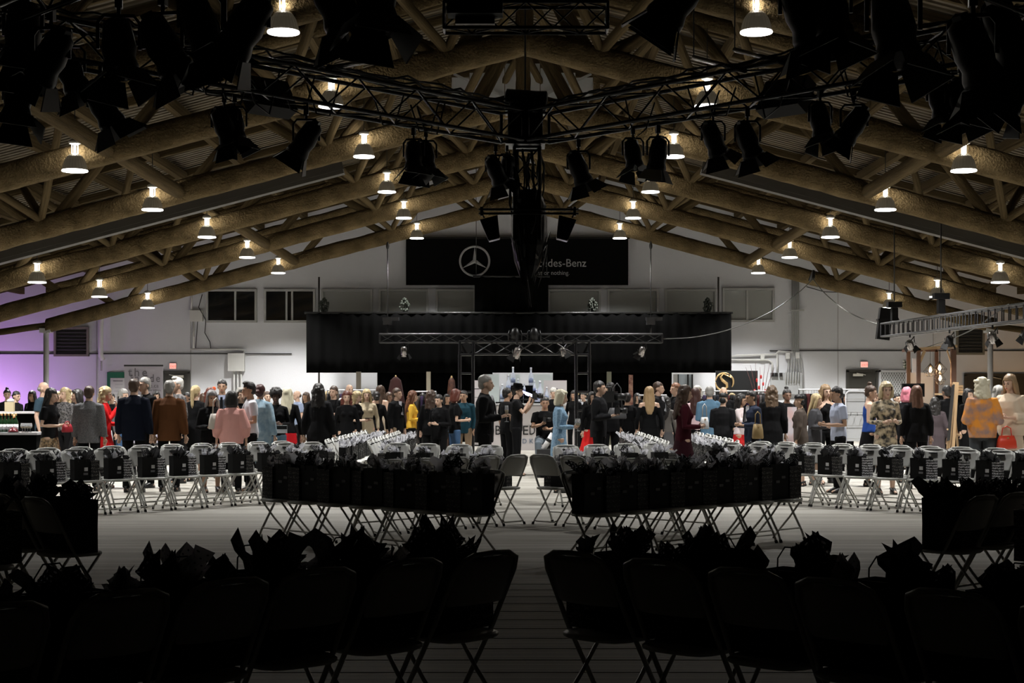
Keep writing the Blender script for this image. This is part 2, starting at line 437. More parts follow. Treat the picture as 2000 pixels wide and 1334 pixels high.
#@@PART2
# ---------------------------------------------------------------- back wall fittings
DW = YB-.03
def wbox(px0, py0, px1, py1, dep=.06, y=None):
    y = YB-dep/2 if y is None else y
    a = P(px0, py0, y); c = P(px1, py1, y)
    return (a+c)/2, (abs(c.x-a.x), dep, abs(a.z-c.z))
wins = [(405,500,567,628,'dark',(460,)),(518,614,567,628,'dark',(560,571)),(630,726,567,628,'blind',()),(742,835,567,628,'blind',()),(853,927,567,628,'blind',()),
        (1072,1171,567,628,'blind',()),(1188,1284,567,628,'blind',()),(1300,1397,567,628,'blind',()),(1413,1510,565,627,'blind',(1459,)),
        (108,172,641,694,'vent',()),(1869,1920,641,691,'vent',())]
for i, (x0, x1, y0, y1, kd, mul) in enumerate(wins):
    c, sz = wbox(x0, y0, x1, y1, .05)
    pane = MB().box(c, (sz[0]-.08, .03, sz[2]-.08))
    wn_ = struct(f'window_{i+1}', pane, {'dark': M_glass, 'blind': M_blind, 'vent': mat('vent_dark', (.02,.02,.017), .7)}[kd])
    fm = MB(); fw = .07
    for q in (-1, 1):
        fm.box((c.x+q*sz[0]/2, c.y-.03, c.z), (fw, .1, sz[2]+fw)); fm.box((c.x, c.y-.032, c.z+q*sz[2]/2), (sz[0]+fw, .1, fw))
    struct('window_frame', fm, M_frame if kd != 'vent' else mat('vent_frame', (.14,.13,.10), .7), wn_)
    for m_ in mul:
        X = P(m_, 600, c.y).x
        struct('mullion', MB().box((X, c.y-.03, c.z), (.06, .07, sz[2])), M_frame, wn_)
    if kd == 'vent':
        for k in range(7): struct('louvre', MB().box((c.x, c.y-.03, c.z-sz[2]/2+.08+k*(sz[2]-.1)/7), (sz[0]-.1, .05, .02)), mat('vent_dark', (.02,.02,.017), .7), wn_)
# wall ledge, conduit run, panel seams
struct('trim_1', MB().box((P(345,690,YB).x-3.5, YB-.03, P(0,691,YB).z), (14.5, .05, .03)), M_cable)
struct('trim_2', MB().box((P(1740,690,YB).x+2.2, YB-.03, P(0,685,YB).z), (12.3, .05, .03)), M_cable)
for k, px in enumerate((188, 372, 1636, 1822)):
    c, sz = wbox(px, 560 if 300 < px < 1700 else 615, px+1.2, 866, .02); struct(f'trim_{k+3}', MB().box(c, sz), M_frame)
for k, (x0, x1, yt) in enumerate(((319,369,727),(1655,1712,724),(1885,2010,732))):
    c, sz = wbox(x0, yt, x1, 861.5, .04)
    d_ = struct(f'door_{k+1}', MB().box(c, (sz[0]-.1, .04, sz[2]-.05)), mat('dark_brown_door', (.022,.02,.014), .5))
    fm = MB()
    for q in (-1, 1): fm.box((c.x+q*sz[0]/2, c.y-.02, c.z), (.08, .1, sz[2]))
    fm.box((c.x, c.y-.02, c.z+sz[2]/2), (sz[0]+.08, .1, .08)); struct('door_frame', fm, mat('door_frame_dark', (.03,.028,.022), .5), d_)
    struct('door_closer', MB().box((c.x+.1-.25*k, c.y-.09, c.z+sz[2]/2-.14), (.32, .07, .08)).bar((c.x+.1, c.y-.1, c.z+sz[2]/2-.14), (c.x-.2, c.y-.14, c.z+sz[2]/2-.08), .02, .02), mat('closer_silver', (.5,.48,.42), .4), d_)
def wall_thing(name, label, cat, px0, py0, px1, py1, dep, m, parts=()):
    c, sz = wbox(px0, py0, px1, py1, dep)
    t = thing(name, label, cat, c)
    part('body', MB().box(c, sz), m, t, False, True)
    for pn, mb, mm in parts: part(pn, mb, mm, t, False, True)
    return t, c, sz
def text_mesh(txt, size, ext=.01, spacing=1.0):
    cu = bpy.data.curves.new('text', 'FONT'); cu.body = txt; cu.size = size; cu.extrude = ext; cu.space_character = spacing; cu.resolution_u = 3
    o = bpy.data.objects.new('text', cu); col.objects.link(o); bpy.context.view_layer.update()
    me = bpy.data.meshes.new_from_object(o.evaluated_get(bpy.context.evaluated_depsgraph_get()))
    bpy.data.objects.remove(o); bpy.data.curves.remove(cu); return me
def text(txt, p, size, m, parent, name='lettering', ext=.004, spacing=1.0, width=None, rz=0):
    me = text_mesh(txt, size, ext, spacing); me.materials.clear(); me.materials.append(m)
    wd = max(v.co.x for v in me.vertices)
    k = width/wd if width else 1
    M_ = Matrix.Rotation(rad(90), 4, 'X'); me.transform(Matrix.Diagonal((k, 1, 1, 1))); me.transform(M_)
    o = ob(name, me, parent, Vector(p)-(parent.location if parent else Vector()), rz); return o
for px0, px1, py0, lab in ((331,345,709,'red lit exit sign above the left dark door'),(1680,1695,706,'red lit exit sign above the right dark door')):
    t, c, sz = wall_thing('exit_sign', lab, 'exit sign', px0, py0, px1, py0+12, .08, mat('exit_housing', (.75,.7,.68), .5))
    part('lit_face', MB().box((c.x, c.y-.045, c.z), (sz[0]-.03, .01, sz[2]-.03)), M_exit, t, False, True)
    text('EXIT', (c.x-.085, c.y-.055, c.z-.05), .1, mat('exit_text', (.85,.1,.06), .5, emit=(1,.15,.1), es=.5), t)
# electrical boxes and conduits
def pipes(t, segs, r, m, name='conduit'):
    for pts in segs:
        part(name, MB().tube([P(px, py, YB-dd) for px, py, dd in pts], r, 8), m, t, True, True)
t, c, sz = wall_thing('electrical_box', 'white electrical box with two conduits below, wall left of the black drape', 'electrical box', 446,690,478,725,.22,M_offwh)
pipes(t, [[(457,725,.1),(457,765,.1),(457,800,.1)],[(464,725,.1),(464,800,.1)],[(471,725,.1),(471,790,.1)]], .03, M_offwh)
pipes(t, [[(475,690,.1),(478,684,.1),(470,682,.1),(372,682,.1)]], .03, M_offwh)
t, c, sz = wall_thing('electrical_box', 'small white junction box left of the two black windows', 'electrical box', 371,606,396,628,.16,M_offwh)
pipes(t, [[(374,570,.08),(374,606,.08)],[(378,628,.08),(378,683,.08)]], .035, M_offwh)
pipes(t, [[(395,575,.1),(388,600,.2),(402,625,.1),(400,650,.1),(410,668,.1),(412,683,.1)],[(386,628,.1),(384,655,.1),(382,683,.1)]], .014, M_cable, 'cable')
t = thing('downpipe', 'white downpipe with an elbow on the left back wall', 'pipe', P(198,700,YB-.2))
part('pipe', MB().tube([P(245,600,YB-.2),P(208,607,YB-.2),P(199,613,YB-.2),P(197,640,YB-.2),P(197,694,YB-.2),P(201,702,YB-.12)], .085, 12), M_offwh, t, True, True)
part('pipe_tail', MB().tube([P(198,702,YB-.1),P(198,724,YB-.1)], .03, 8), M_frame, t, True, True)
t = thing('security_camera', 'small dark wall fan unit under the left roof slope', 'wall device', P(352,575,YB-.3))
part('bracket', MB().bar(P(352,572,YB-.05), P(352,574,YB-.5), .05, .05), M_frame, t, False, True)
part('body', MB().ell(P(349,577,YB-.5), .14, .2, .11), mat('device_dark', (.04,.04,.035), .5), t, True, True)
t = thing('wall_floodlight', 'grey floodlight on a bracket under the right roof slope', 'wall device', P(1670,574,YB-.3))
part('bracket', MB().bar(P(1646,568,YB-.05), P(1668,571,YB-.45), .05, .05), M_blk, t, False, True)
part('head', MB().ell(P(1672,576,YB-.5), .22, .16, .12, rot=Matrix.Rotation(.4, 3, 'Y')), mat('device_grey', (.25,.25,.23), .5), t, True, True)
part('feed_wire', MB().tube([P(1575,560,YB-.1),P(1610,570,YB-.1),P(1650,571,YB-.2)], .015, 6), M_cable, t, True, True)
t = thing('conduit_bank', 'tall bank of grey conduits dropping to the right electrical panel', 'pipe', P(1555,700,YB-.1))
for k in range(6):
    px = 1547+k*2.6
    e = (1536+k*6)
    part('conduit', MB().tube([P(px,540,YB-.1),P(px,600,YB-.1),P(px,684,YB-.1),P(px+(k-3)*2,700,YB-.12),P(px+(k-3)*3.2,730,YB-.12)], .016, 7), M_frame, t, True, True)
part('clamp', MB().box(P(1557,606,YB-.1), (.45,.06,.05)), M_frame, t, False, True)
pipes(t, [[(1548,688,.1),(1520,686,.1),(1515,692,.1),(1440,694,.1),(1428,697,.1)],[(1518,692,.08),(1518,728,.08)],[(1428,703,.08),(1500,703,.08),(1508,708,.08),(1508,728,.08)]], .03, M_offwh)
for px, py in ((1489,697),(1538,695),(1557,694)): part('junction', MB().box(P(px,py,YB-.1), (.13,.12,.2)), M_offwh, t, False, True)
t, c, sz = wall_thing('switch_cabinet', 'grey electrical panel with three switches below the conduits', 'electrical panel', 1505,728,1566,770,.15,mat('panel_grey', (.36,.37,.38), .5))
for k, px in enumerate((1509,1516,1525)): part('switch', MB().box(P(px,732,YB-.2), (.09,.1,.12)), M_blk, t, False, True)
for k in range(6): part('conduit', MB().cyl(P(1535+k*5,726,YB-.19), P(1535+k*5,749,YB-.19), .02, 6), M_frame, t, True, True)
t, c, sz = wall_thing('lattice_panel', 'white diamond lattice panel in a frame beside the right door', 'lattice', 1718,725,1777,772,.02,mat('lattice_back', (.30,.31,.30), .8))
la = MB()
for k in range(-9, 24):
    for q in (-1, 1):
        x0_ = c.x-sz[0]/2+k*.085; 
        a_ = Vector((x0_, c.y-.03-.004*q, c.z-sz[2]/2)); b_ = Vector((x0_+q*sz[2]*.6, c.y-.03-.004*q, c.z+sz[2]/2))
        lo, hi = c.x-sz[0]/2, c.x+sz[0]/2
        def clip(p, o):
            if p.x < lo: return p+(o-p)*((lo-p.x)/(o.x-p.x))
            if p.x > hi: return p+(o-p)*((hi-p.x)/(o.x-p.x))
            return p
        if max(a_.x, b_.x) < lo+.01 or min(a_.x, b_.x) > hi-.01: continue
        a2 = clip(a_, b_); b2 = clip(b_, a_)
        if (b2-a2).length > .05: la.bar(a2, b2, .012, .026, (0,1,0))
lo_ = part('lattice', la, M_white, t, False, True); lo_['kind'] = 'stuff'
fm = MB()
for q in (-1, 1): fm.box((c.x+q*sz[0]/2, c.y-.03, c.z), (.06,.08,sz[2]+.06)); fm.box((c.x, c.y-.03, c.z+q*sz[2]/2), (sz[0]+.06,.08,.06))
part('frame', fm, M_white, t, False, True)
# fabric banner with emblem and wording
c, sz = wbox(793, 465, 1227, 557, .04, YB-.25)
bn = thing('wall_banner', 'wide black banner with silver star emblem and serif lettering high on wall', 'banner', c)
part('fabric', MB().box(c, sz), M_banner, bn, False, True)
part('top_rail', MB().box((c.x, c.y, c.z+sz[2]/2), (sz[0]+.1,.06,.05)), M_blk, bn, False, True)
ec = P(927, 510, c.y-.05); er = 28.5*c.y/F
mb = MB(); n = 48
mb.ring_loft([[ec+Vector(((er+ .035*math.cos(2*math.pi*j/8))*math.cos(2*math.pi*k/n), .012*math.sin(2*math.pi*j/8), (er+.035*math.cos(2*math.pi*j/8))*math.sin(2*math.pi*k/n))) for j in range(8)] for k in range(n)]+[[ec+Vector(((er+ .035*math.cos(2*math.pi*j/8)), .012*math.sin(2*math.pi*j/8), 0)) for j in range(8)]], False)
part('emblem_ring', mb, M_greyprint, bn, True, True)
for k in range(3):
    a = rad(90+120*k); d = Vector((math.cos(a),0,math.sin(a))); q = Vector((-math.sin(a),0,math.cos(a)))
    mb = MB().add([ec+d*er, ec+q*.07-d*.035, ec-q*.07-d*.035, ec+Vector((0,-.04,0)), ec+d*er*.2+Vector((0,-.03,0))], [(0,1,4),(0,4,2),(1,3,4),(4,3,2),(0,2,1)])
    part('emblem_arm', mb, M_greyprint, bn, False, True)
def stroke_letters(spec, p, h, m, parent, name, t0=.11):
    pass
xa = P(1016,0,c.y-.03).x; xb = P(1145,0,c.y-.03).x
text('Mercedes-Benz', (xa, c.y-.03, P(0,521,c.y).z), .36, M_print if False else M_greyprint, bn, width=xb-xa)
xa = P(1019,0,c.y-.03).x; xb = P(1112,0,c.y-.03).x
text('The best or nothing.', (xa, c.y-.03, P(0,537,c.y).z), .2, M_greyprint, bn, 'tagline', width=xb-xa)
# ---------------------------------------------------------------- drapes
def drape(name, label, px0, py0, px1, py1, d, amp=.05, k=1.0, m=None, sag=0, lab2=None):
    a = P(px0, py0, d); e = P(px1, py1, d); n = int(abs(e.x-a.x)/.07); vs = []; fs = []
    for i in range(n+1):
        u = i/n; x = a.x+(e.x-a.x)*u
        for j in range(5):
            z = a.z+(e.z-a.z)*j/4 + (sag*math.sin(u*math.pi*2) if j == 4 else 0)
            yy = d+amp*math.sin(x*9*k+.6*math.sin(x*3.1))*(.3+.7*j/4)+amp*.5*math.sin(x*23*k)
            vs.append((x, yy, z))
    m0 = len(vs); vs += [(v[0], v[1]+.02, v[2]) for v in vs]
    for i in range(n):
        for j in range(4):
            q = i*5+j; fs += [(q, q+1, q+6, q+5), (m0+q, m0+q+5, m0+q+6, m0+q+1)]
        for q in (i*5, i*5+4): fs.append((q, q+5, m0+q+5, m0+q))
    for i in (0, n):
        for j in range(4): q = i*5+j; fs.append((q, q+1, m0+q+1, m0+q))
    t = thing(name, label, 'curtain', ((a.x+e.x)/2, d, e.z))
    part('cloth', MB().add(vs, fs), m or M_drape, t, True, True)
    part('top_pipe', MB().cyl((a.x-.05, d, a.z), (e.x+.05, d, a.z), .035, 8), M_blk, t, True, True)
    return t
drape('hanging_drape', 'very wide black drape hung behind the centre truss', 598, 611, 1428, 728, 50.9, .05, .8)
t = drape('hanging_drape', 'narrow black drape above the wide drape in front of the middle windows', 927, 540, 1071, 612, 51.3, .05, .8)
for q in (930, 1068): part('cord', MB().cyl(P(q,540,51.3), P(q,300,51.3), .01, 5), M_cable, t, True, True)
drape('backdrop_curtain', 'black floor-length backdrop curtain left of the frosted bottle bar', 737, 715, 962, 864, 51.6, .05, .8)
drape('backdrop_curtain', 'black floor-length backdrop curtain right of the frosted bottle bar', 1080, 715, 1312, 864, 51.6, .05, .8)
for px, l in ((623,'left'),(1403,'right')):
    t = thing('pole', f'thin dark pole rising above the {l} end of the wide black drape', 'pole', (P(px,0,51.2).x, 51.2, 0))
    part('shaft', MB().cyl(P(px,541,51.2), (P(px,0,51.2).x,51.2,0), .03, 8), mat('pole_dark', (.07,.065,.06), .5), t, True, True)
    part('foot', MB().box((P(px,0,51.2).x,51.2,.02), (.4,.4,.04)), M_blk, t, False, True)
for px, l in ((633,'leftmost'),(790,'second from the left'),(1157,'third from the left'),(1382,'rightmost')):
    b0 = P(px, 612, 51.0); t = thing('potted_shrub', f'small dark leafy shrub above the black drape, {l}', 'plant', b0)
    q = MB()
    for k in range(60):
        h = R.random(); a = R.random()*6.28; r_ = .17*math.sin(math.pi*(h*.85+.12))*R.uniform(.5,1)
        q.ell(b0+Vector((r_*math.cos(a), r_*math.sin(a)*.6, .05+h*.42)), .035,.035,.05, 6, 4)
    l_ = part('foliage', q, M_leaf, t, True, True); l_['kind'] = 'stuff'
    part('stem', MB().cyl(b0-Vector((0,0,.1)), b0+Vector((0,0,.4)), .015, 6), M_leaf, t, True, True)
# ---------------------------------------------------------------- lighting trusses
UC = MB().cyl((0,0,0),(0,0,1),1,8).mesh('truss_tube', [M_trs], True)
UCA = MB().cyl((0,0,0),(0,0,1),1,8).mesh('truss_tube', [M_alu], True)
def box_truss(name, label, p0, p1, s, tube=UC, bay=.42, r=.022, group=None, up=(0,0,1), rungs=False):
    p0 = Vector(p0); p1 = Vector(p1); d = (p1-p0); L = d.length; d.normalize()
    side = d.cross(Vector(up)).normalized(); u = side.cross(d)
    t = thing(name, label, 'truss', (p0+p1)/2, 0, group)
    cs_ = [(a, b) for a, b in ((-1,-1),(1,-1),(1,1),(-1,1))]
    cor = lambda q, l: p0+d*l+side*(cs_[q][0]*s/2)+u*(cs_[q][1]*s/2)
    for q in range(4): strut('chord', tube, cor(q, 0), cor(q, L), r, t)
    n = max(2, round(L/bay)); st = L/n
    for i in range(n):
        for q in range(4):
            q2 = (q+1) % 4; a, b_ = (q, q2) if (i+q) % 2 else (q2, q)
            if rungs == 2: strut('rung', tube, cor(q, i*st), cor(q2, i*st), r*.75, t)
            elif rungs and q in (1, 3): strut('rung', tube, cor(q, i*st), cor(q2, i*st), r*.6, t)
            else: strut('brace', tube, cor(a, i*st), cor(b_, (i+1)*st), r*.45, t)
    for l in (0, L):
        for q in range(4): strut('end_bar', tube, cor(q, l), cor((q+1) % 4, l), r*.8, t)
    return t
ZT = CAMZ+2.79+.16
CC = Vector((.09, 18.0, ZT)); CLF = Vector((-4.55, 12.75, ZT)); CRT = Vector((4.75, 12.75, ZT)); CNR = Vector((.1, 7.6, ZT))
def cut(a, b, m=.22):
    d = (b-a).normalized(); return a+d*m, b-d*m
box_truss('lighting_truss', 'black box truss arm running from the centre hub to the upper left', *cut(CC, CLF), .32)
box_truss('lighting_truss', 'black box truss arm running from the centre hub to the upper right', *cut(CC, CRT), .32)
box_truss('lighting_truss', 'black box truss crossing the top left corner near the camera', *cut(CLF, CNR), .32)
box_truss('lighting_truss', 'black box truss crossing the top right corner near the camera', *cut(CRT, CNR), .32)
for c_, l in ((CC,'centre hub of the black truss grid above the cable column'),(CLF,'left corner block of the black truss grid'),(CRT,'right corner block of the black truss grid')):
    t = thing('truss_corner', l, 'truss', c_)
    for a in (-1,1):
        for b_ in (-1,1):
            strut('post', UC, c_+Vector((a*.17,b_*.17,-.19)), c_+Vector((a*.17,b_*.17,.19)), .025, t)
            strut('rail', UC, c_+Vector((a*.17,-.17,b_*.17)), c_+Vector((a*.17,.17,b_*.17)), .022, t)
            strut('rail', UC, c_+Vector((-.17,a*.17,b_*.17)), c_+Vector((.17,a*.17,b_*.17)), .022, t)
    part('plate', MB().box(c_+Vector((0,0,-.19)), (.44,.44,.012)).box(c_+Vector((0,0,.19)), (.44,.44,.012)).box(c_+Vector((0,-.18,0)), (.3,.012,.36)), M_blk, t, False, True)
    part('hoist_chain', MB().cyl(c_+Vector((0,0,.2)), (c_.x, c_.y, tcz(c_.x)), .012, 6), M_cable, t, True, True)
# short truss above the centre and its panel
zt0 = P(0, 34, 12.5).z
box_truss('lighting_truss', 'short horizontal black truss at the top centre edge of the picture', (P(868,0,12.5).x,12.5,zt0), (P(1186,0,12.5).x,12.5,zt0), .2, UC, .22, .014)
t = thing('blinder_light', 'black rectangular lighting panel on the left of the short top truss', 'stage light', P(925,10,12.3))
part('body', MB().box(P(928,0,12.25), (.42,.18,.24)), M_can, t, False, True)
part('bracket', MB().box(P(928,40,12.3), (.3,.05,.06)), M_blk, t, False, True)
# vertical cable column under the hub
tt = box_truss('cable_column', 'vertical black truss wrapped in cables below the centre hub', (.11,18,ZT-.22), (.11,18,P(0,470,18).z), .28, UC, .3, .02, up=(0,1,0))
tt['category'] = 'truss'
for k in range(22):
    a = R.random()*6.28; pts = []; x0 = .11+.17*math.cos(a); y0 = 18+.17*math.sin(a); z0 = ZT-.25
    ln = R.uniform(.7, 1.25)
    for j in range(7): pts.append((x0+R.uniform(-.03,.03), y0+R.uniform(-.03,.03), z0-ln*j/6))
    part('cable', MB().tube(pts, R.uniform(.008,.016), 6), M_cable, tt, True, True)
wr = thing('foil_bundle', 'dark bundle of torn foil strips hanging from the cable column', 'decoration', (.12,18,P(0,560,18).z))
for k in range(46):
    a = R.random()*6.28; zt_ = P(0, R.uniform(395,500), 18).z; rr_ = R.uniform(.08,.24); ln = R.uniform(.3,.62)*(1.1 if rr_ < .17 else .8)
    c_ = Vector((.14+rr_*math.cos(a), 18+rr_*math.sin(a), zt_)); tx = Vector((-math.sin(a), math.cos(a), 0)); wd = R.uniform(.02,.05)
    iw = Vector((-math.cos(a), -math.sin(a), 0))
    ps = [c_-tx*wd, c_+tx*wd, c_+tx*wd*.8+iw*.05-Vector((0,0,ln*.6)), c_+iw*.1+tx*R.uniform(-.03,.03)-Vector((0,0,ln)), c_-tx*wd*1.1+iw*.03-Vector((0,0,ln*.5))]
    part('foil_strip', MB().add(ps+[p+iw*.006 for p in ps], [(0,1,2,4),(4,2,3),(5,9,7,6),(9,8,7),(0,5,6,1),(1,6,7,2),(2,7,8,3),(3,8,9,4),(4,9,5,0)]), M_foil if k % 3 == 0 else M_blk, wr, False, True)
core = MB(); 
core.eloft([(.13,18,P(0,y_,18).z,rx,rx) for y_,rx in ((372,.12),(400,.19),(440,.2),(480,.18),(520,.12),(548,.05))][::-1], 12)
part('core', core, M_blk, wr, False, True)
t = thing('light_bar', 'black double crossbar carrying two lights in front of the banner', 'bar', P(1030,412,17.8))
for py in (409,417): part('pipe', MB().cyl(P(935,py,17.8), P(1130,py,17.8), .014, 8), M_blk, t, True, True)
for px in (941,1122): part('clamp', MB().box(P(px,413,17.8), (.03,.05,.1)), M_blk, t, False, True)
for px, s in ((960,1),(1103,-1)):
    p = P(px, 447, 17.8)
    t = thing('flood_light', f'black boxy floodlight hung {"left" if s>0 else "right"} of the cable column', 'stage light', p)
    rot = Matrix.Rotation(-s*.25, 3, 'Y')
    mb = MB(); bx = [Vector((x*(.1 if z > 0 else .065), y_*.1, z*.12)) for x in (-1,1) for y_ in (-1,1) for z in (-1,1)]
    mb.add([rot @ v+p for v in bx], [(0,1,3,2),(4,6,7,5),(0,4,5,1),(2,3,7,6),(0,2,6,4),(1,5,7,3)]); part('housing', mb, M_can, t, False, True)
    part('lens_plate', MB().box(p+rot @ Vector((0,0,-.125)), (.12,.17,.012), rot), mat('flood_glass', (.06,.06,.05), .2), t, False, True)
    part('shackle', MB().tube([p+Vector((-s*.08,0,.12)), p+Vector((-s*.1,0,.16)), p+Vector((-s*.1,0,.2))], .01, 6), M_blk, t, True, True)
t = thing('moving_light', 'fat black cylindrical moving light lying on top of the centre hub', 'stage light', P(1027,195,17.9))
p = P(1027,195,17.9)
part('body', MB().lathe([(.05,-.24),(.1,-.22),(.11,.1),(.12,.22),(.09,.24)], n=18), M_can, t, True).rotation_euler = (0, rad(96), 0)
part('base', MB().box(p+Vector((-.02,0,-.16)), (.26,.2,.1)), M_can, t, False, True)
part('arm', MB().box(p+Vector((-.12,.02,-.08)), (.03,.06,.18)), M_can, t, False, True)
# theatre fixtures with barn doors
def fixture_proto(sc, flat=False):
    r = thing('stage_light', None, 'stage light')
    part('clamp', MB().box((0,0,.05), (.05,.06,.1)).cyl((0,0,-.05),(0,0,.02),.015,8), M_blk, r)
    part('yoke', MB().tube([(-.14,0,-.28),(-.14,0,-.1),(-.1,0,-.05),(.1,0,-.05),(.14,0,-.1),(.14,0,-.28)], .014, 6), M_blk, r, True)
    return r
def add_head(r, tilt, yaw, pale=False, size=1.0):
    rot = Matrix.Rotation(yaw, 3, 'Z') @ Matrix.Rotation(tilt, 3, 'X'); c_ = Vector((0,0,-.26))
    def tr(mb):
        mb.v = [rot @ (v*size)+c_ for v in mb.v]; return mb
    part('housing', tr(MB().lathe([(.05,.2),(.095,.17),(.11,.06),(.12,-.02),(.105,-.1),(.125,-.16),(.125,-.2)], n=16)), M_can, r, True)
    part('lens', tr(MB().lathe([(.1,-.195),(.1,-.2)], n=16)), mat('fresnel_dark', (.03,.03,.035), .1, spec=.9), r)
    part('vent', tr(MB().box((0,.0,.215), (.07,.07,.03))), M_blk, r)
    for k in range(4):
        a = k*math.pi/2+.3; rm = Matrix.Rotation(a, 3, 'Z'); fl = .45+.25*(k % 2)
        pts = [Vector((-.1,.12,-.2)), Vector((.1,.12,-.2)), Vector((.16,.12+.17*math.sin(fl),-.2-.17*math.cos(fl))), Vector((-.16,.12+.17*math.sin(fl),-.2-.17*math.cos(fl)))]
        pts = [rm @ v for v in pts]; nn_ = rm @ Vector((0,-.008,0))
        mb = MB().add(pts+[v+nn_ for v in pts], [(0,1,2,3),(7,6,5,4),(0,4,5,1),(1,5,6,2),(2,6,7,3),(3,7,4,0)])
        part('barn_door', tr(mb), M_flaglit if (pale and k in (2,3)) else M_can, r)
protos = []
for k in range(6):
    r = fixture_proto(1); add_head(r, rad([-18, 25, -30, 15, 35, -8][k]), rad([20, -60, 130, 200, 75, -140][k]), k == 5); protos.append(r)
used = [0]*6
def put_fixture(px, py, d, k, sz, label):
    sz *= .78
    p = P(px, py, d)
    if used[k]: o = clone(protos[k])
    else: o = protos[k]; used[k] = 1
    o.location = p+Vector((0,0,.24*sz)); o.scale = (sz,)*3; o.rotation_euler = (0,0,R.uniform(-.3,.3)); tag(o, label, 'stage light', 'theatre lights on the truss grid')
    return o
def arm_d(px):   # depth of the arm seen at this picture column
    u = (px-CX0)/F
    E_ = CLF if px < CX0 else CRT
    # CC + t(E-CC): x = u*y
    t_ = (u*CC.y-CC.x)/((E_.x-CC.x)-u*(E_.y-CC.y)); return CC.y+t_*(E_.y-CC.y)
FX = [(35,185,0,1.25,'black barn-door light at the far left edge under the truss corner'),(135,132,1,1.2,'black barn-door light, second along the left truss arm from the left edge'),
 (200,200,2,1.25,'wide black barn-door light hanging low at the left of the arm'),
 (438,243,1,1.05,'left light of the pair hanging midway along the left truss arm'),(458,240,3,1.0,'right light of the pair hanging midway along the left truss arm'),
 (598,268,4,1.15,'black barn-door light hanging alone between pair and centre on the left arm'),(808,300,0,1.0,'left light of the pair near the hub on the left arm'),(832,303,3,1.0,'right light of the pair near the hub on the left arm'),
 (968,330,2,1.0,'black light directly left of the cable column under the hub'),(990,322,5,.8,'light with a pale flap tucked against the cable column'),
 (1130,325,1,1.1,'black light right of the cable column on the right arm'),
 (1236,298,0,1.0,'left light of the pair near the hub on the right arm'),(1285,298,5,1.05,'light with pale lit flaps on the right arm'),
 (1393,268,2,1.05,'left light of the pair midway along the right arm'),(1460,270,1,1.1,'right light of the pair midway along the right arm'),
 (1602,232,3,1.05,'left light of the pair far along the right arm'),(1668,240,4,1.1,'right light of the pair far along the right arm'),
 (1838,190,0,1.15,'left light of the last pair on the right arm'),(1876,192,3,1.15,'right light of the last pair on the right arm')]
for px, py, k, sz, lab in FX: put_fixture(px, py, arm_d(px), k, sz, lab)
# nearer row, on the two near trusses
for px, py, d, k, sz, lab in [(232,85,11.6,0,1.35,'large near stage light left of centre at the top left'),(318,82,11.3,2,1.35,'large near stage light with a round hanger at the top left'),
  (392,45,11.0,1,1.35,'large near stage light against the upper edge, left of a matching one'),(482,42,10.6,4,1.35,'large near stage light against the upper edge, right of a matching one'),
  (45,55,12.2,3,1.5,'big near stage light in the upper left corner'),(100,105,12.0,5-1,1.3,'near stage light tucked under the corner truss at upper left'),
  (650,-18,9.8,1,1.35,'near stage light cut by the top edge left of the short truss'),(735,-22,9.6,0,1.35,'near stage light cut by the top edge touching the short truss end'),
  (1330,-20,9.8,4,1.3,'near stage light cut by the top edge right of the short truss'),
  (1568,15,10.9,1,1.4,'large near stage light against the upper edge, right side'),(1622,12,10.8,3,1.3,'near stage light overlapping another at the upper right edge'),
  (1745,45,11.4,0,1.7,'biggest near stage light at the upper right'),(1900,92,12.0,2,1.6,'large near stage light beside the right truss corner'),
  (1965,60,12.2,1,1.6,'big near stage light in the upper right corner'),(1990,170,12.4,4,1.2,'stage light hanging at the far right edge')]:
    o = put_fixture(px, py, d, k, sz, lab)
    z1 = ZT-.18
    if o.location.z+.12*sz < z1:
        part('drop_arm', MB().cyl((0,0,.08),(0,0,(z1-o.location.z)/sz),.014,6), M_blk, o)
for o_, px, py, lab in ((0, 523, 190, 'flat black rectangular speaker panel on the left truss arm'), (1, 1535, 190, 'flat black rectangular speaker panel on the right truss arm')):
    d = arm_d(px)+.35; p = P(px, py, d); t = thing('flat_panel', lab, 'speaker', p)
    rot = Matrix.Rotation(.8 if px < 1000 else -.8, 3, 'Z') @ Matrix.Rotation(-.5, 3, 'X')
    part('cabinet', MB().box(p, (.5,.16,.34), rot), M_can, t, False, True)
    part('grille', MB().box(p+rot @ Vector((0,-.085,0)), (.44,.01,.28), rot), M_blk, t, False, True)
    part('bracket', MB().bar(p, p+Vector((0,-.3,.1)), .03, .03), M_blk, t, False, True)
for (a, b_, lab) in (((P(640,133,15.6)), P(735,118,17.6), 'black outrigger pipe sticking out above the left truss arm'), (P(1355,112,16.8), P(1455,138,15.3), 'upper black outrigger pipe above the right truss arm'), (P(1435,97,16.8), P(1530,122,15.0), 'second black outrigger pipe above the right truss arm')):
    t = thing('outrigger_pipe', lab, 'pipe', (a+b_)/2); part('pipe', MB().cyl(a, b_, .025, 8), M_trs, t, True, True)
    e = a if a.y > b_.y else b_
    part('hanger', MB().cyl(e, (e.x, e.y, chz(e.x)+.9), .008, 6), M_cable, t, True, True)
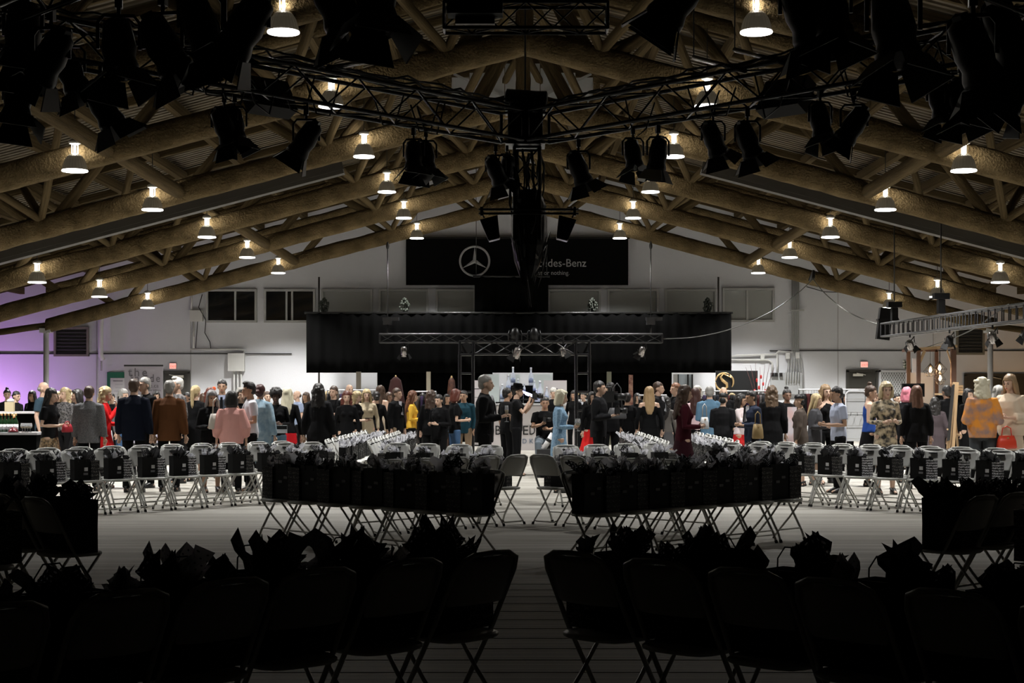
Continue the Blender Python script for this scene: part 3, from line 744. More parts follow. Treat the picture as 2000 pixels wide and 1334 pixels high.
# cable loops on the arms
for s, E_ in ((-1, CLF), (1, CRT)):
    t = thing('cable_run', f'messy black cables lying along the {"left" if s<0 else "right"} truss arm', 'cable', CC.lerp(E_, .5))
    for k in range(5):
        pts = []; 
        for j in range(41):
            u = .05+.9*j/40; q = CC.lerp(E_, u); pts.append(q+Vector((R.uniform(-.05,.05)+.03*k-.06, R.uniform(-.05,.05), .19+.02*k+R.uniform(-.03,.03))))
        part('cable', MB().tube(pts, .012, 5), M_cable, t, True, True)
    for k in range(9):
        u = R.uniform(.08,.85); q = CC.lerp(E_, u); q2 = CC.lerp(E_, u+.06)
        part('cable_loop', MB().tube([q+Vector((0,-.17,.1)), q.lerp(q2,.3)+Vector((0,-.2,-.22-R.random()*.15)), q.lerp(q2,.7)+Vector((0,-.2,-.26)), q2+Vector((0,-.17,.0))], .009, 5), M_cable, t, True, True)
# centre portal and hung truss
zt = P(0,661,49.7).z
hx0, hx1 = P(742,0,49.7).x, P(1293,0,49.7).x
hu = box_truss('hung_truss', 'long grey horizontal truss hung in front of the wide black drape', (hx0,49.7,zt), (hx1,49.7,zt), .26, UCA, .48, .026)
for px, l in ((757,'left'),(1271,'right')):
    p = P(px, 628, 49.7); t = thing('chain_hoist', f'chain hoist and hook line above the {l} end of the hung truss', 'hoist', p)
    part('motor', MB().box(p, (.26,.26,.2)).box(p+Vector((.1,0,.08)), (.5,.2,.1)), M_alu, t, False, True)
    part('chain', MB().cyl(p, (p.x, 49.7, chz(p.x)-.2), .018, 6), M_cable, t, True, True)
    part('hook', MB().ell((p.x,49.7,P(0,480,49.7).z), .05,.05,.12), M_cable, t, True, True)
    part('sling', MB().tube([p-Vector((0,0,.1)), P(px,652,49.6)], .03, 6), M_alu, t, True, True)
def small_light(p, label, m=None, up=False, sz=1.0):
    t = thing('stage_light', label, 'stage light', p, 0, 'small lights on the lit trusses'); s_ = 1 if up else -1
    rot = Matrix.Rotation(R.uniform(-.8,.8), 3, 'Z') @ Matrix.Rotation(R.uniform(.3,.9), 3, 'X')
    mb = MB().lathe([(.05,.14),(.1,.1),(.11,-.1),(.12,-.16)], n=14); mb.v = [rot @ (v*sz)+Vector((0,0,-.05*s_*-1)) for v in mb.v]
    part('can', mb, m or M_alu, t, True)
    part('yoke', MB().tube([(-.13*sz,0,0),(-.13*sz,0,-.17*s_*sz*-1 if not up else -.17),(.13*sz,0,.17*sz if not up else -.17),(.13*sz,0,0)], .014, 6), M_blk, t, True)
    mb = MB()
    for k in range(3):
        v = [Vector((-.08,.12,-.16)), Vector((.08,.12,-.16)), Vector((.12,.2,-.3)), Vector((-.12,.2,-.3))]
        rm = Matrix.Rotation(k*2.1, 3, 'Z'); v = [rot @ (rm @ q*sz) for q in v]; mb.add(v+[q+Vector((0,0,.01)) for q in v], [(0,1,2,3),(7,6,5,4),(0,4,5,1),(1,5,6,2),(2,6,7,3),(3,7,4,0)])
    part('barn_door', mb, M_blk, t)
    if not up: part('clamp', MB().cyl((0,0,.1),(0,0,.26),.02,8), M_blk, t)
    return t
shiny = mat('fixture_shiny', (.35,.33,.32), .2, .9)
small_light(P(789,682,49.6), 'small open light hanging under the left half of the hung truss', shiny, sz=1.0)
small_light(P(1254,682,49.6), 'small open light hanging under the right half of the hung truss', shiny, sz=1.0)
for px, l in ((1006,'left'),(1043,'right')):
    p = P(px,654,49.5); t = thing('moving_light', f'{l} one of two upright moving lights on top of the hung truss', 'stage light', p, 0)
    part('head', MB().lathe([(.06,-.2),(.13,-.16),(.14,.06),(.1,.18),(.04,.22)], n=14), M_can, t, True)
    part('base', MB().box((0,0,-.24), (.36,.3,.1)), M_can, t)
    part('yoke', MB().tube([(-.19,0,-.2),(-.2,0,.02),(-.16,0,.14)], .03, 6).tube([(.19,0,-.2),(.2,0,.02),(.16,0,.14)], .03, 6), M_blk, t, True)
DG = 34.0
gx0, gx1 = P(911,0,DG).x, P(1138,0,DG).x; gz = P(0,680,DG).z
box_truss('ladder_truss', 'left black ladder-braced leg of the centre truss gate', (gx0,DG,.02), (gx0,DG,gz-.14), .28, UC, .42, .03, up=(0,1,0), rungs=2)
box_truss('ladder_truss', 'right black ladder-braced leg of the centre truss gate', (gx1,DG,.02), (gx1,DG,gz-.14), .28, UC, .42, .03, up=(0,1,0), rungs=2)
box_truss('truss_beam', 'black top beam of the centre truss gate', (gx0+.16,DG,gz), (gx1-.16,DG,gz), .26, UC, .4, .022)
for x, l in ((gx0,'left'),(gx1,'right')):
    t = thing('truss_corner', f'{l} top corner block of the centre truss gate', 'truss', (x,DG,gz))
    for a in (-1,1):
        for b_ in (-1,1):
            strut('post', UC, Vector((x+a*.14,DG+b_*.14,gz-.14)), Vector((x+a*.14,DG+b_*.14,gz+.14)), .024, t)
            strut('rail', UC, Vector((x-.14,DG+a*.14,gz+b_*.14)), Vector((x+.14,DG+a*.14,gz+b_*.14)), .022, t)
            strut('rail', UC, Vector((x+a*.14,DG-.14,gz+b_*.14)), Vector((x+a*.14,DG+.14,gz+b_*.14)), .022, t)
    part('ring_plate', MB().lathe([(.09,-.006),(.12,-.006),(.12,.006),(.09,.006)], n=20), M_blk, t).rotation_euler = (rad(90),0,0)
    t = thing('base_plate', f'flat black base plate under the {l} leg of the truss gate', 'base plate', (x,DG,0)); part('plate', MB().box((0,0,.006),(.6,.6,.012)), M_blk, t)
small_light(P(1010,683,DG-.3), 'shiny small light clamped under the gate beam near its middle', shiny, sz=.75)
small_light(P(1100,681,DG-.3), 'shiny small light clamped under the gate beam right of its middle', shiny, sz=.6)
# right hand lit truss
ra, rb = P(1733,645,38), P(2030,607,28.6)
box_truss('hung_truss', 'dark grey ladder-sided truss hung at the right side of the hall', ra, rb, .3, UCA, .36, .024, rungs=True)
for u, l in ((.06,'far'),(.42,'middle')):
    p = ra.lerp(rb, u)+Vector((0,0,.45)); t = thing('chain_hoist', f'black chain hoist above the {l} part of the right truss', 'hoist', p)
    part('motor', MB().box(p+Vector((0,0,.12)), (.32,.22,.13)).box(p-Vector((0,0,.1)), (.14,.18,.3)), M_can, t, False, True)
    part('chain', MB().cyl(p+Vector((0,0,.2)), (p.x, p.y, chz(p.x)+.3), .015, 6), M_cable, t, True, True)
    part('sling', MB().tube([p, p+Vector((.1,-.1,-.3))], .02, 6), M_blk, t, True, True)
p = ra+Vector((-.05,.1,.15)); t = thing('end_box', 'slanted black box fixed at the far end of the right truss', 'box', p); part('body', MB().box(p, (.3,.2,.75), Matrix.Rotation(.12,3,'Y')), M_can, t, False, True); part('strap', MB().box(p+Vector((0,0,.1)), (.33,.23,.04)), M_blk, t, False, True)
for u, py, l in ((.18,657,'first'),(.47,655,'second'),(.74,640,'third'),(.93,638,'fourth')):
    q = ra.lerp(rb, u)+Vector((0,-.1,-.33)); small_light(q, f'{l} small light from the far end below the right truss', shiny if l in ('first','third') else M_can, sz=.75)
# swagged ropes
def rope(label, pts, r=.012, m=None):
    t = thing('rope', label, 'rope', pts[len(pts)//2]); sp_ = []
    for i in range(len(pts)-1):
        for j in range(6):
            u = j/6; p0_ = pts[max(i-1,0)]; p1_ = pts[i]; p2_ = pts[i+1]; p3_ = pts[min(i+2, len(pts)-1)]
            sp_.append(.5*((2*p1_)+(p2_-p0_)*u+(2*p0_-5*p1_+4*p2_-p3_)*u*u+(-p0_+3*p1_-3*p2_+p3_)*u**3))
    sp_.append(pts[-1]); part('line', MB().tube(sp_, r, 6), m or M_rope, t, True, True)
    return t
kn = P(1588,545,49.0)
rope('swagged rope from the right roof truss down to the hung centre truss', [kn, P(1555,575,49), P(1500,612,49), P(1430,642,49.3), P(1360,658,49.6), P(1296,662,49.6)], .014)
rope('swagged rope from the right roof truss to the right hung truss', [kn, P(1610,572,47), P(1650,605,43), P(1690,625,40), P(1728,636,38)], .014)
rope('short dark tether holding the two ropes below the right roof truss', [Vector((kn.x,49.6,chz(kn.x)-.15)), P(1589,530,49.3), kn], .05, M_cable)
rope('long cable sagging from the right truss to the wooden booth', [rb+Vector((-.6,-.2,.1)), P(1960,600,30), P(1905,640,33), P(1850,665,37), P(1795,683,44)], .014, M_cable)

#@@PART3
# ---------------------------------------------------------------- folding chairs, local front = -Y
def chair_proto(name):
    r = thing(name, None, 'chair')
    W = .205
    pts = [(-W,-.20,.0),(-W,-.16,.10),(-W,.06,.47),(-W+.005,.20,.74),(-W+.03,.235,.80),(-W+.09,.245,.825),(0,.248,.83),(W-.09,.245,.825),(W-.03,.235,.80),(W-.005,.20,.74),(W,.06,.47),(W,-.16,.10),(W,-.20,0)]
    part('back_frame', MB().tube(pts, .0125, 7), M_chair, r, True)
    # curved back panel with rounded top corners
    mb = MB(); n = 8; rows = [(.585,.135,.9),(.60,.142,.97),(.70,.185,1),(.78,.222,.97),(.815,.238,.82)]
    vs = []
    for dz in (0, .018):
        for z, y, k in rows:
            for i in range(n+1):
                u = -1+2*i/n; vs.append((u*.19*k, y+.03*(1-u*u)-dz, z))
    m = len(rows)*(n+1); fs = []
    for j in range(len(rows)-1):
        for i in range(n):
            a = j*(n+1)+i; fs += [(a, a+1, a+n+2, a+n+1), (m+a, m+a+n+1, m+a+n+2, m+a+1)]
    for i in range(n): fs += [(i, m+i, m+i+1, i+1), ((len(rows)-1)*(n+1)+i, (len(rows)-1)*(n+1)+i+1, m+(len(rows)-1)*(n+1)+i+1, m+(len(rows)-1)*(n+1)+i)]
    for j in range(len(rows)-1):
        for i in (0, n): a = j*(n+1)+i; fs.append((a, a+n+1, m+a+n+1, m+a))
    part('backrest', mb.add(vs, fs), M_chair, r, True)
    part('handle_slot', MB().box((0,.205,.775), (.10,.05,.014)), M_rub, r)
    mb = MB(); ring = []
    for k in range(24):
        a = 2*math.pi*k/24; c_, s_ = math.cos(a), math.sin(a); q = (abs(c_)**4+abs(s_)**4)**-.25
        ring.append((.195*c_*q, -.03+.195*s_*q))
    mb.ring_loft([[Vector((x*k_, -.03+(y+.03)*k_, z)) for x, y in ring] for z, k_ in ((.415,.94),(.425,1),(.438,1),(.445,.96))])
    part('seat', mb, M_chair, r, True)
    for s in (-1, 1):
        part('leg', MB().tube([(s*.178,-.17,.425),(s*.178,-.02,.24),(s*.178,.15,.06),(s*.178,.19,.0)], .0105, 7), M_tube, r, True)
        part('foot_cap', MB().cyl((s*W,-.2,0),(s*W,-.19,.03),.017,8), M_rub, r); part('foot_cap', MB().cyl((s*.178,.19,0),(s*.178,.18,.03),.015,8), M_rub, r)
    part('crossbar', MB().cyl((-W,-.145,.13),(W,-.145,.13),.0085,6), M_tube, r)
    part('crossbar', MB().tube([(-.178,.155,.055),(-.14,.17,.04),(.14,.17,.04),(.178,.155,.055)],.0085,6), M_tube, r)
    return r
# ---------------------------------------------------------------- gift bags
def tissue_mesh(seed, w_, d_, h_, m):
    r = random.Random(seed); mb = MB(); mb.uv = []
    for sh in range(4):
        cx = r.uniform(-w_*.34, w_*.34); cy = r.uniform(-d_*.3, d_*.3); a0 = r.uniform(0, 3.14); sp = r.uniform(.10, .17); lean = Vector((r.uniform(-.35,.35), r.uniform(-.4,.4), 0))
        n = 7; rows = 4; vs = []; pk = r.randrange(1, n); hb_ = r.uniform(.35,.6); top = [max(hb_, 1.2-abs(i-pk)*r.uniform(.26,.4)) for i in range(n+1)]
        for j in range(rows+1):
            v = j/rows
            for i in range(n+1):
                u = i/n-.5; rad_ = sp*(.25+.75*v); an = a0+u*2.2
                fold = .022*math.sin(i*2.4+sh)*(.3+v)
                p = Vector((cx+math.cos(an)*rad_*u*1.9-math.sin(an)*fold, cy+math.sin(an)*rad_*u*1.9+math.cos(an)*fold, -.05+v*(h_*top[i]+.05)))
                p += lean*v*h_+Vector((r.uniform(-.012,.012), r.uniform(-.012,.012), 0)); vs.append(p)
                mb.uv.append((u*1.0+sh*.13, v*.6+sh*.17))
        fs = [(j*(n+1)+i, j*(n+1)+i+1, (j+1)*(n+1)+i+1, (j+1)*(n+1)+i) for j in range(rows) for i in range(n)]
        mb.add(vs, fs)
    me = mb.mesh('tissue_paper', m); return me
for m_ in (M_tw, M_tb, M_twd, M_tbd, M_tg):
    nt = m_.node_tree; b_ = nt.nodes['Principled BSDF']; tr = nt.nodes.new('ShaderNodeBsdfTranslucent'); ms = nt.nodes.new('ShaderNodeMixShader'); ms.inputs[0].default_value = .45
    lk = b_.inputs['Base Color'].links
    if lk: nt.links.new(lk[0].from_socket, tr.inputs[0])
    else: tr.inputs[0].default_value = b_.inputs['Base Color'].default_value
    nt.links.new(b_.outputs[0], ms.inputs[1]); nt.links.new(tr.outputs[0], ms.inputs[2]); nt.links.new(ms.outputs[0], nt.nodes['Material Output'].inputs[0])
TISS = {}
for nm, m in (('w', M_tw), ('wd', M_twd), ('b', M_tb), ('bd', M_tbd), ('g', M_tg)):
    TISS[nm] = [tissue_mesh(hash_ + 31*len(nm), .27, .12, .15, m) for hash_ in (1, 2, 3)]
TISSM = {'w': 'white tissue', 'wd': 'white dotted tissue', 'b': 'plain black tissue', 'bd': 'black dotted tissue', 'g': 'grey dotted tissue'}
def bag_mesh(w_, d_, h_, m, nm='bag_body'):
    mb = MB(); t = .004
    o_ = [[Vector((x*w_/2*k, y*d_/2*k, z)) for x, y in ((-1,-1),(1,-1),(1,1),(-1,1))] for z, k in ((0,1),(h_*.5,.99),(h_,1.02))]
    mb.ring_loft(o_, False); mb.add(o_[0], [(3,2,1,0)])
    i_ = [[Vector((x*(w_/2-t)*k, y*(d_/2-t)*k, z)) for x, y in ((-1,-1),(1,-1),(1,1),(-1,1))] for z, k in ((t,1),(h_,1.02))]
    mb.ring_loft(i_, False); mb.add(i_[0], [(0,1,2,3)])
    mb.add([o_[2][k] for k in range(4)]+[i_[1][k] for k in range(4)], [(0,1,5,4),(1,2,6,5),(2,3,7,6),(3,0,4,7)])
    return mb.mesh(nm, m)
BAGS = {'big': (bag_mesh(.22,.11,.27,[M_bag]), .22, .11, .27), 'slim': (bag_mesh(.12,.08,.25,[M_script]), .12, .08, .25),
        'slimw': (bag_mesh(.12,.08,.25,[M_script2]), .12, .08, .25),
        'wide': (bag_mesh(.30,.15,.37,[M_bag]), .30, .15, .37), 'widep': (bag_mesh(.20,.13,.34,[M_script]), .20, .13, .34)}
def handle_mesh(w_, y, h_): return MB().tube([(-w_*.25,y,h_*.86),(-w_*.24,y,h_+.05),(-w_*.12,y,h_+.1),(w_*.12,y,h_+.1),(w_*.24,y,h_+.05),(w_*.25,y,h_*.86)], .0035, 5).mesh('handle', [M_cable], True)
HND = {k: (handle_mesh(v[1], -v[2]/2-.002, v[3]), handle_mesh(v[1], v[2]/2+.002, v[3])) for k, v in BAGS.items()}
LBL = MB().box((0,0,0), (.062,.003,.026)).mesh('label_patch', [M_label]); LBW = MB().box((0,0,0), (.05,.003,.045)).mesh('label_patch', [M_print])
def gift_bag(kind, loc, rz, tis, label, group, lit=False):
    me, w_, d_, h_ = BAGS[kind]
    big = kind in ('big', 'wide')
    t = thing('gift_bag' if big else 'printed_bag', label, 'bag', loc, rz, group)
    ob('bag_body', me, t)
    if big:
        ob('handle', HND[kind][0], t); ob('handle', HND[kind][1], t)
        if lit: ob('label_patch', LBW, t, (w_*.24, -d_/2-.005, h_*.52)); ob('label_patch', LBL, t, (w_*.22, -d_/2-.005, h_*.3))
        else: ob('label_patch', LBL, t, (w_*.2, -d_/2-.005, h_*.62)); ob('label_patch', LBL, t, (-w_*.12, -d_/2-.005, h_*.5))
    for k, q in enumerate(tis):
        o = ob('tissue_paper', R.choice(TISS[q]), t, (R.uniform(-.02,.02), R.uniform(-.015,.015), h_), R.uniform(-.5,.5)+(math.pi if R.random() < .5 else 0))
        s_ = {'wide': .92, 'widep': .6, 'big': .68, 'slim': .36, 'slimw': .36}[kind]*R.uniform(.85,1.2); o.scale = (s_, s_*.9, s_*R.uniform(.65,1.0)*(1 if big else 1.2))
    return t
cp = chair_proto('folding_chair'); cp_used = False
ALLCH = []
def chair_row(start, step, n, rz, phrase, group, mode, mirror=1, tone='white', order='from the aisle', skip=()):
    global cp_used
    for k in range(n):
        if k in skip: continue
        x = start[0]+step[0]*k; y = start[1]+step[1]*k; a = rad(rz+R.uniform(-3,3))
        x += R.uniform(-.015,.015); y += R.uniform(-.015,.015)
        lab = f'{tone} folding chair, {ORD[k]} {order} in the {phrase}'
        if not cp_used: cp_used = True; c = cp; c.location = (x,y,0); c.rotation_euler = (0,0,a); c['label'] = lab; c['group'] = group
        else: c = clone(cp, (x,y,0), a, lab, group)
        ALLCH.append((x,y))
        M_ = Matrix.Translation((x,y,0)) @ Matrix.Rotation(a, 4, 'Z')
        if mode == 'none': continue
        if mode == 'lit':
            q1 = R.choice([('b','w'),('b','b'),('wd','b'),('w','b','b'),('bd','w'),('b','bd')]); q2 = [R.choice(['b','w','bd'])]
            dx1, dx2 = -.075*mirror, .125*mirror; kb, ks = 'big', R.choice(['slim','slimw'])
        elif mode == 'far':
            q1 = R.choice([('w','wd'),('w','w'),('wd','bd','w')]); q2 = [R.choice(['w','bd','wd'])]; dx1, dx2 = -.075*mirror, .125*mirror; kb, ks = 'big', 'slim'
        else:
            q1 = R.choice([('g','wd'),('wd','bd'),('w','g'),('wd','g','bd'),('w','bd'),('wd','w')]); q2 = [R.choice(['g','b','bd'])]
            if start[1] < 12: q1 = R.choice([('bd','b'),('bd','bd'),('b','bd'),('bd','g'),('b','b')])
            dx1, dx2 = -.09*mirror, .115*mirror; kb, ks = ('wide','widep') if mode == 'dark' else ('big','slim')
        w1, w2 = BAGS[kb][1], BAGS[ks][1]
        tot = w1+w2+.012; dx1 = -mirror*(tot/2-w1/2); dx2 = mirror*(tot/2-w2/2)
        p1 = M_ @ Vector((dx1, -.03, .446)); p2 = M_ @ Vector((dx2, -.05, .446))
        fr_ = f'{ORD[k]} chair of the {phrase}'
        gift_bag(kb, p1, a+rad(R.uniform(-3,3)), q1, f'black bag with {TISSM[q1[0]]}, {fr_}', 'black gift bags on the chairs', mode == 'lit')
        gift_bag(ks, p2, a+rad(R.uniform(-3,3)), q2, f'lettered bag with {TISSM[q2[0]]}, {fr_}', 'lettered bags on the chairs')
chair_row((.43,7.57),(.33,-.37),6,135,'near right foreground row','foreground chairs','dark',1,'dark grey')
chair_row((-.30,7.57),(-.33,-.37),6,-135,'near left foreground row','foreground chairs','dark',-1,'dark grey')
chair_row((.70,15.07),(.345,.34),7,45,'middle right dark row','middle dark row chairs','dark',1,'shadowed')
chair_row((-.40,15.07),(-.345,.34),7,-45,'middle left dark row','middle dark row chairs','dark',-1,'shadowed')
chair_row((.46,19.2),(.35,-.35),5,135,'back-turned right row','back-turned chairs behind the middle rows','mid',1,'beige')
chair_row((-.16,19.2),(-.35,-.35),5,-135,'back-turned left row','back-turned chairs behind the middle rows','mid',-1,'beige')
chair_row((.75,22.3),(.45,.30),4,20,'short right row beyond the aisle','short cross row chairs','far',1,'white')
chair_row((-.45,22.3),(-.45,.30),4,-20,'short left row beyond the aisle','short cross row chairs','far',-1,'white')
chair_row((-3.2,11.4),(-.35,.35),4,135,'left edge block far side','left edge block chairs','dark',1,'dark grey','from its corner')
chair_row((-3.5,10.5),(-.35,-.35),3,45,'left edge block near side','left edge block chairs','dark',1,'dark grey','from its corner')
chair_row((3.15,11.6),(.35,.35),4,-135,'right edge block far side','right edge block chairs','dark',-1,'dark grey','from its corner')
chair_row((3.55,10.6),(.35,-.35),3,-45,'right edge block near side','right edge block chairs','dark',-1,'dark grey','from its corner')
chair_row((-2.88,23.74),(-.335,-.38),12,45,'lit left front row','lit left chairs','lit',1,'white')
chair_row((-3.38,24.24),(-.335,-.38),12,45,'lit left back row','lit left chairs','lit',1,'white')
chair_row((3.0,23.6),(.33,-.37),12,-45,'lit right front row','lit right chairs','lit',1,'white')
chair_row((3.5,24.1),(.33,-.37),12,-45,'lit right back row','lit right chairs','lit',1,'white')
chair_row((-2.05,24.7),(-.0,.5),14,90,'inner left straight row','far straight row chairs','far',1,'white')
chair_row((-2.75,25.2),(-.0,.5),14,90,'outer left straight row','far straight row chairs','far',1,'white')
chair_row((2.05,24.4),(.0,.5),14,-90,'inner right straight row','far straight row chairs','far',1,'white')
chair_row((3.15,24.9),(.0,.5),12,-90,'outer right straight row','far straight row chairs','far',1,'white')

# ---------------------------------------------------------------- people
def remesh(mb, vox, name, smooth=2):
    me = bpy.data.meshes.new('tmp'); me.from_pydata([tuple(v) for v in mb.v], [], mb.f)
    bm = bmesh.new(); bm.from_mesh(me); bmesh.ops.recalc_face_normals(bm, faces=bm.faces); bm.to_mesh(me); bm.free()
    o = bpy.data.objects.new('tmp', me); col.objects.link(o)
    md = o.modifiers.new('r', 'REMESH'); md.mode = 'VOXEL'; md.voxel_size = vox
    ms = o.modifiers.new('s', 'SMOOTH'); ms.factor = .5; ms.iterations = smooth
    dg = bpy.context.evaluated_depsgraph_get(); dg.update()
    res = bpy.data.meshes.new_from_object(o.evaluated_get(dg)); bpy.data.objects.remove(o); bpy.data.meshes.remove(me)
    res.name = name; res.materials.clear(); res.shade_smooth(); return res
POSES = {  # right = -X side first, then left; elbow, wrist, hand tip
 'down': [((-.235,.03,1.13),(-.25,-.03,.89),(-.25,-.05,.80)), ((.235,.03,1.13),(.25,-.03,.89),(.25,-.05,.80))],
 'hold': [((-.225,.04,1.12),(-.13,-.24,1.16),(-.10,-.31,1.19)), ((.235,.03,1.13),(.25,-.03,.89),(.25,-.05,.80))],
 'both': [((-.225,.03,1.12),(-.11,-.24,1.12),(-.06,-.31,1.14)), ((.225,.03,1.12),(.11,-.24,1.12),(.06,-.31,1.14))],
 'face': [((-.22,-.10,1.17),(-.07,-.22,1.40),(-.04,-.20,1.49)), ((.225,.03,1.12),(.11,-.22,1.10),(.06,-.29,1.10))],
 'camera': [((-.24,-.14,1.22),(-.11,-.26,1.44),(-.06,-.27,1.52)), ((.24,-.16,1.22),(.10,-.30,1.40),(.05,-.32,1.47))],
 'crossed': [((-.225,-.03,1.12),(.02,-.21,1.16),(.11,-.20,1.19)), ((.225,-.03,1.12),(-.02,-.18,1.10),(-.11,-.16,1.13))],
 'sit': [((-.24,-.08,1.17),(-.10,-.30,1.22),(-.04,-.33,1.28)), ((.24,-.06,1.15),(.06,-.26,1.13),(-.02,-.30,1.14))]}
TILT = {'face': 8, 'camera': 6, 'both': 10, 'sit': 4}
def legs_of(pose):
    if pose == 'sit': return [((s*.10,0,.92),(s*.17,-.42,.86),(s*.15,-.36,.44)) for s in (-1, 1)]
    return [((s*.095,0,.90),(s*.11,-.01,.50),(s*.115,.03,.09)) for s in (-1, 1)]
def HM(pose): return Matrix.Translation((0,-.012,1.53)) @ Matrix.Rotation(rad(TILT.get(pose, 2)), 4, 'X')
BC = {}
def body_mesh(pose, sex):
    if (pose, sex) in BC: return BC[(pose, sex)]
    f_ = sex == 'f'; sh = .155 if f_ else .18; mb = MB()
    mb.eloft([(0,.01,.86,.13 if f_ else .13,.09),(0,.01,.93,.165 if f_ else .155,.11),(0,.01,1.02,.145,.10),(0,0,1.12,.118 if f_ else .138,.088),(0,-.005,1.26,.142 if f_ else .16,.11),(0,0,1.36,.155 if f_ else .178,.105),(0,.005,1.43,.13 if f_ else .15,.075),(0,.005,1.475,.062,.058),(0,-.002,1.53,.05 if f_ else .058,.054),(0,-.01,1.58,.048,.05)])
    A = POSES[pose]
    for i, s in enumerate((-1, 1)):
        e, w_, h_ = A[i]; S = Vector((s*sh,.005,1.405)); k = .88 if f_ else 1
        mb.tube([S-Vector((s*.05,0,0)), S, (S+Vector(e))/2, e, (Vector(e)*.6+Vector(w_)*.4), w_], [.055*k,.054*k,.045*k,.037*k,.036*k,.024*k], 10)
        hd = (Vector(h_)-Vector(w_)).normalized()
        mb.ell((Vector(w_)+hd*.045), .026, .026, .05, rot=hd.to_track_quat('Z','X').to_matrix())
    for hp, kn, an in legs_of(pose):
        hp, kn, an = Vector(hp), Vector(kn), Vector(an)
        mb.tube([hp+Vector((0,0,.03)), hp, hp.lerp(kn,.5), kn, kn.lerp(an,.35), an, an-Vector((0,0,.04))], [.085,.088,.07,.052,.055,.036,.036], 10)
        mb.tube([an+Vector((0,.05,-.05)), an+Vector((0,-.03,-.045)), an+Vector((0,-.14,-.062)), an+Vector((0,-.19,-.07))], [.034,.038,.034,.02], 8)
    M_ = HM(pose); hb = MB()
    rot0 = Matrix.Identity(3)
    hb.ell((0,.008,.118), .077, .094, .10, 16, 10)           # cranium
    hb.eloft([(0,-.055,-.008,.02,.02),(0,-.048,.005,.034,.034),(0,-.035,.03,.052,.055),(0,-.022,.07,.066,.07),(0,-.012,.12,.07,.078)], 14)   # jaw and face
    hb.tube([(0,-.088,.105),(0,-.104,.082),(0,-.113,.064),(0,-.092,.055)], [.009,.011,.014,.012], 8)     # nose
    hb.ell((0,-.088,.033), .022, .012, .011)                # mouth
    for s in (-1, 1): hb.ell((s*.078,.012,.085), .011, .022, .031)
    hb.ell((0,-.08,.118), .05, .014, .012)
    hb.v = [M_ @ v for v in hb.v]; mb.add(hb.v, hb.f)
    me = remesh(mb, .0105, 'body', 2)
    # fingers, eyes and lips join the same mesh
    fb = MB()
    for i, s in enumerate((-1, 1)):
        e, w_, h_ = [Vector(q) for q in A[i]]; hd = (h_-w_).normalized(); side = hd.cross(Vector((0,-1,.2)) if abs(hd.y) < .8 else Vector((0,0,1))).normalized(); up = side.cross(hd)
        pc = w_+hd*.075
        for k in range(4):
            o_ = side*(.0195-.013*k); L = (.055,.066,.062,.05)[k]
            fb.tube([pc+o_-hd*.01, pc+o_+hd*L*.5, pc+o_+hd*L*.85-up*s*.0+up*(-.018), pc+o_+hd*L*.9-up*.036], [.0088,.0085,.0078,.006], 6)
        fb.tube([w_+hd*.03+side*.018, w_+hd*.055+side*.04-up*.01, w_+hd*.085+side*.04-up*.028], [.011,.0095,.007], 6)
    n0 = len(fb.f)
    h2 = MB(); h2.m = 1
    for s in (-1, 1):
        h2.ell((s*.031,-.0855,.099), .0115, .006, .0065, 8, 6); h2.ell((s*.032,-.089,.121), .018, .006, .004, 8, 4)
    h2.m = 2; h2.ell((0,-.099,.034), .021, .006, .0075, 8, 6)
    h2.v = [M_ @ v for v in h2.v]
    o2 = len(fb.v); fb.v += h2.v; fb.f += [tuple(i+o2 for i in f) for f in h2.f]; fb.mi += h2.mi
    ex = fb.mesh('x', [M_rub], True)
    bm = bmesh.new(); bm.from_mesh(me); bm.from_mesh(ex); bm.to_mesh(me); bm.free()
    for m in (mat('skin_light', (.55,.36,.26), .5), mat('eye_dark', (.02,.012,.01), .3), mat('lips', (.36,.12,.1), .4)): me.materials.append(m)
    me.shade_smooth(); BC[(pose, sex)] = me; return me
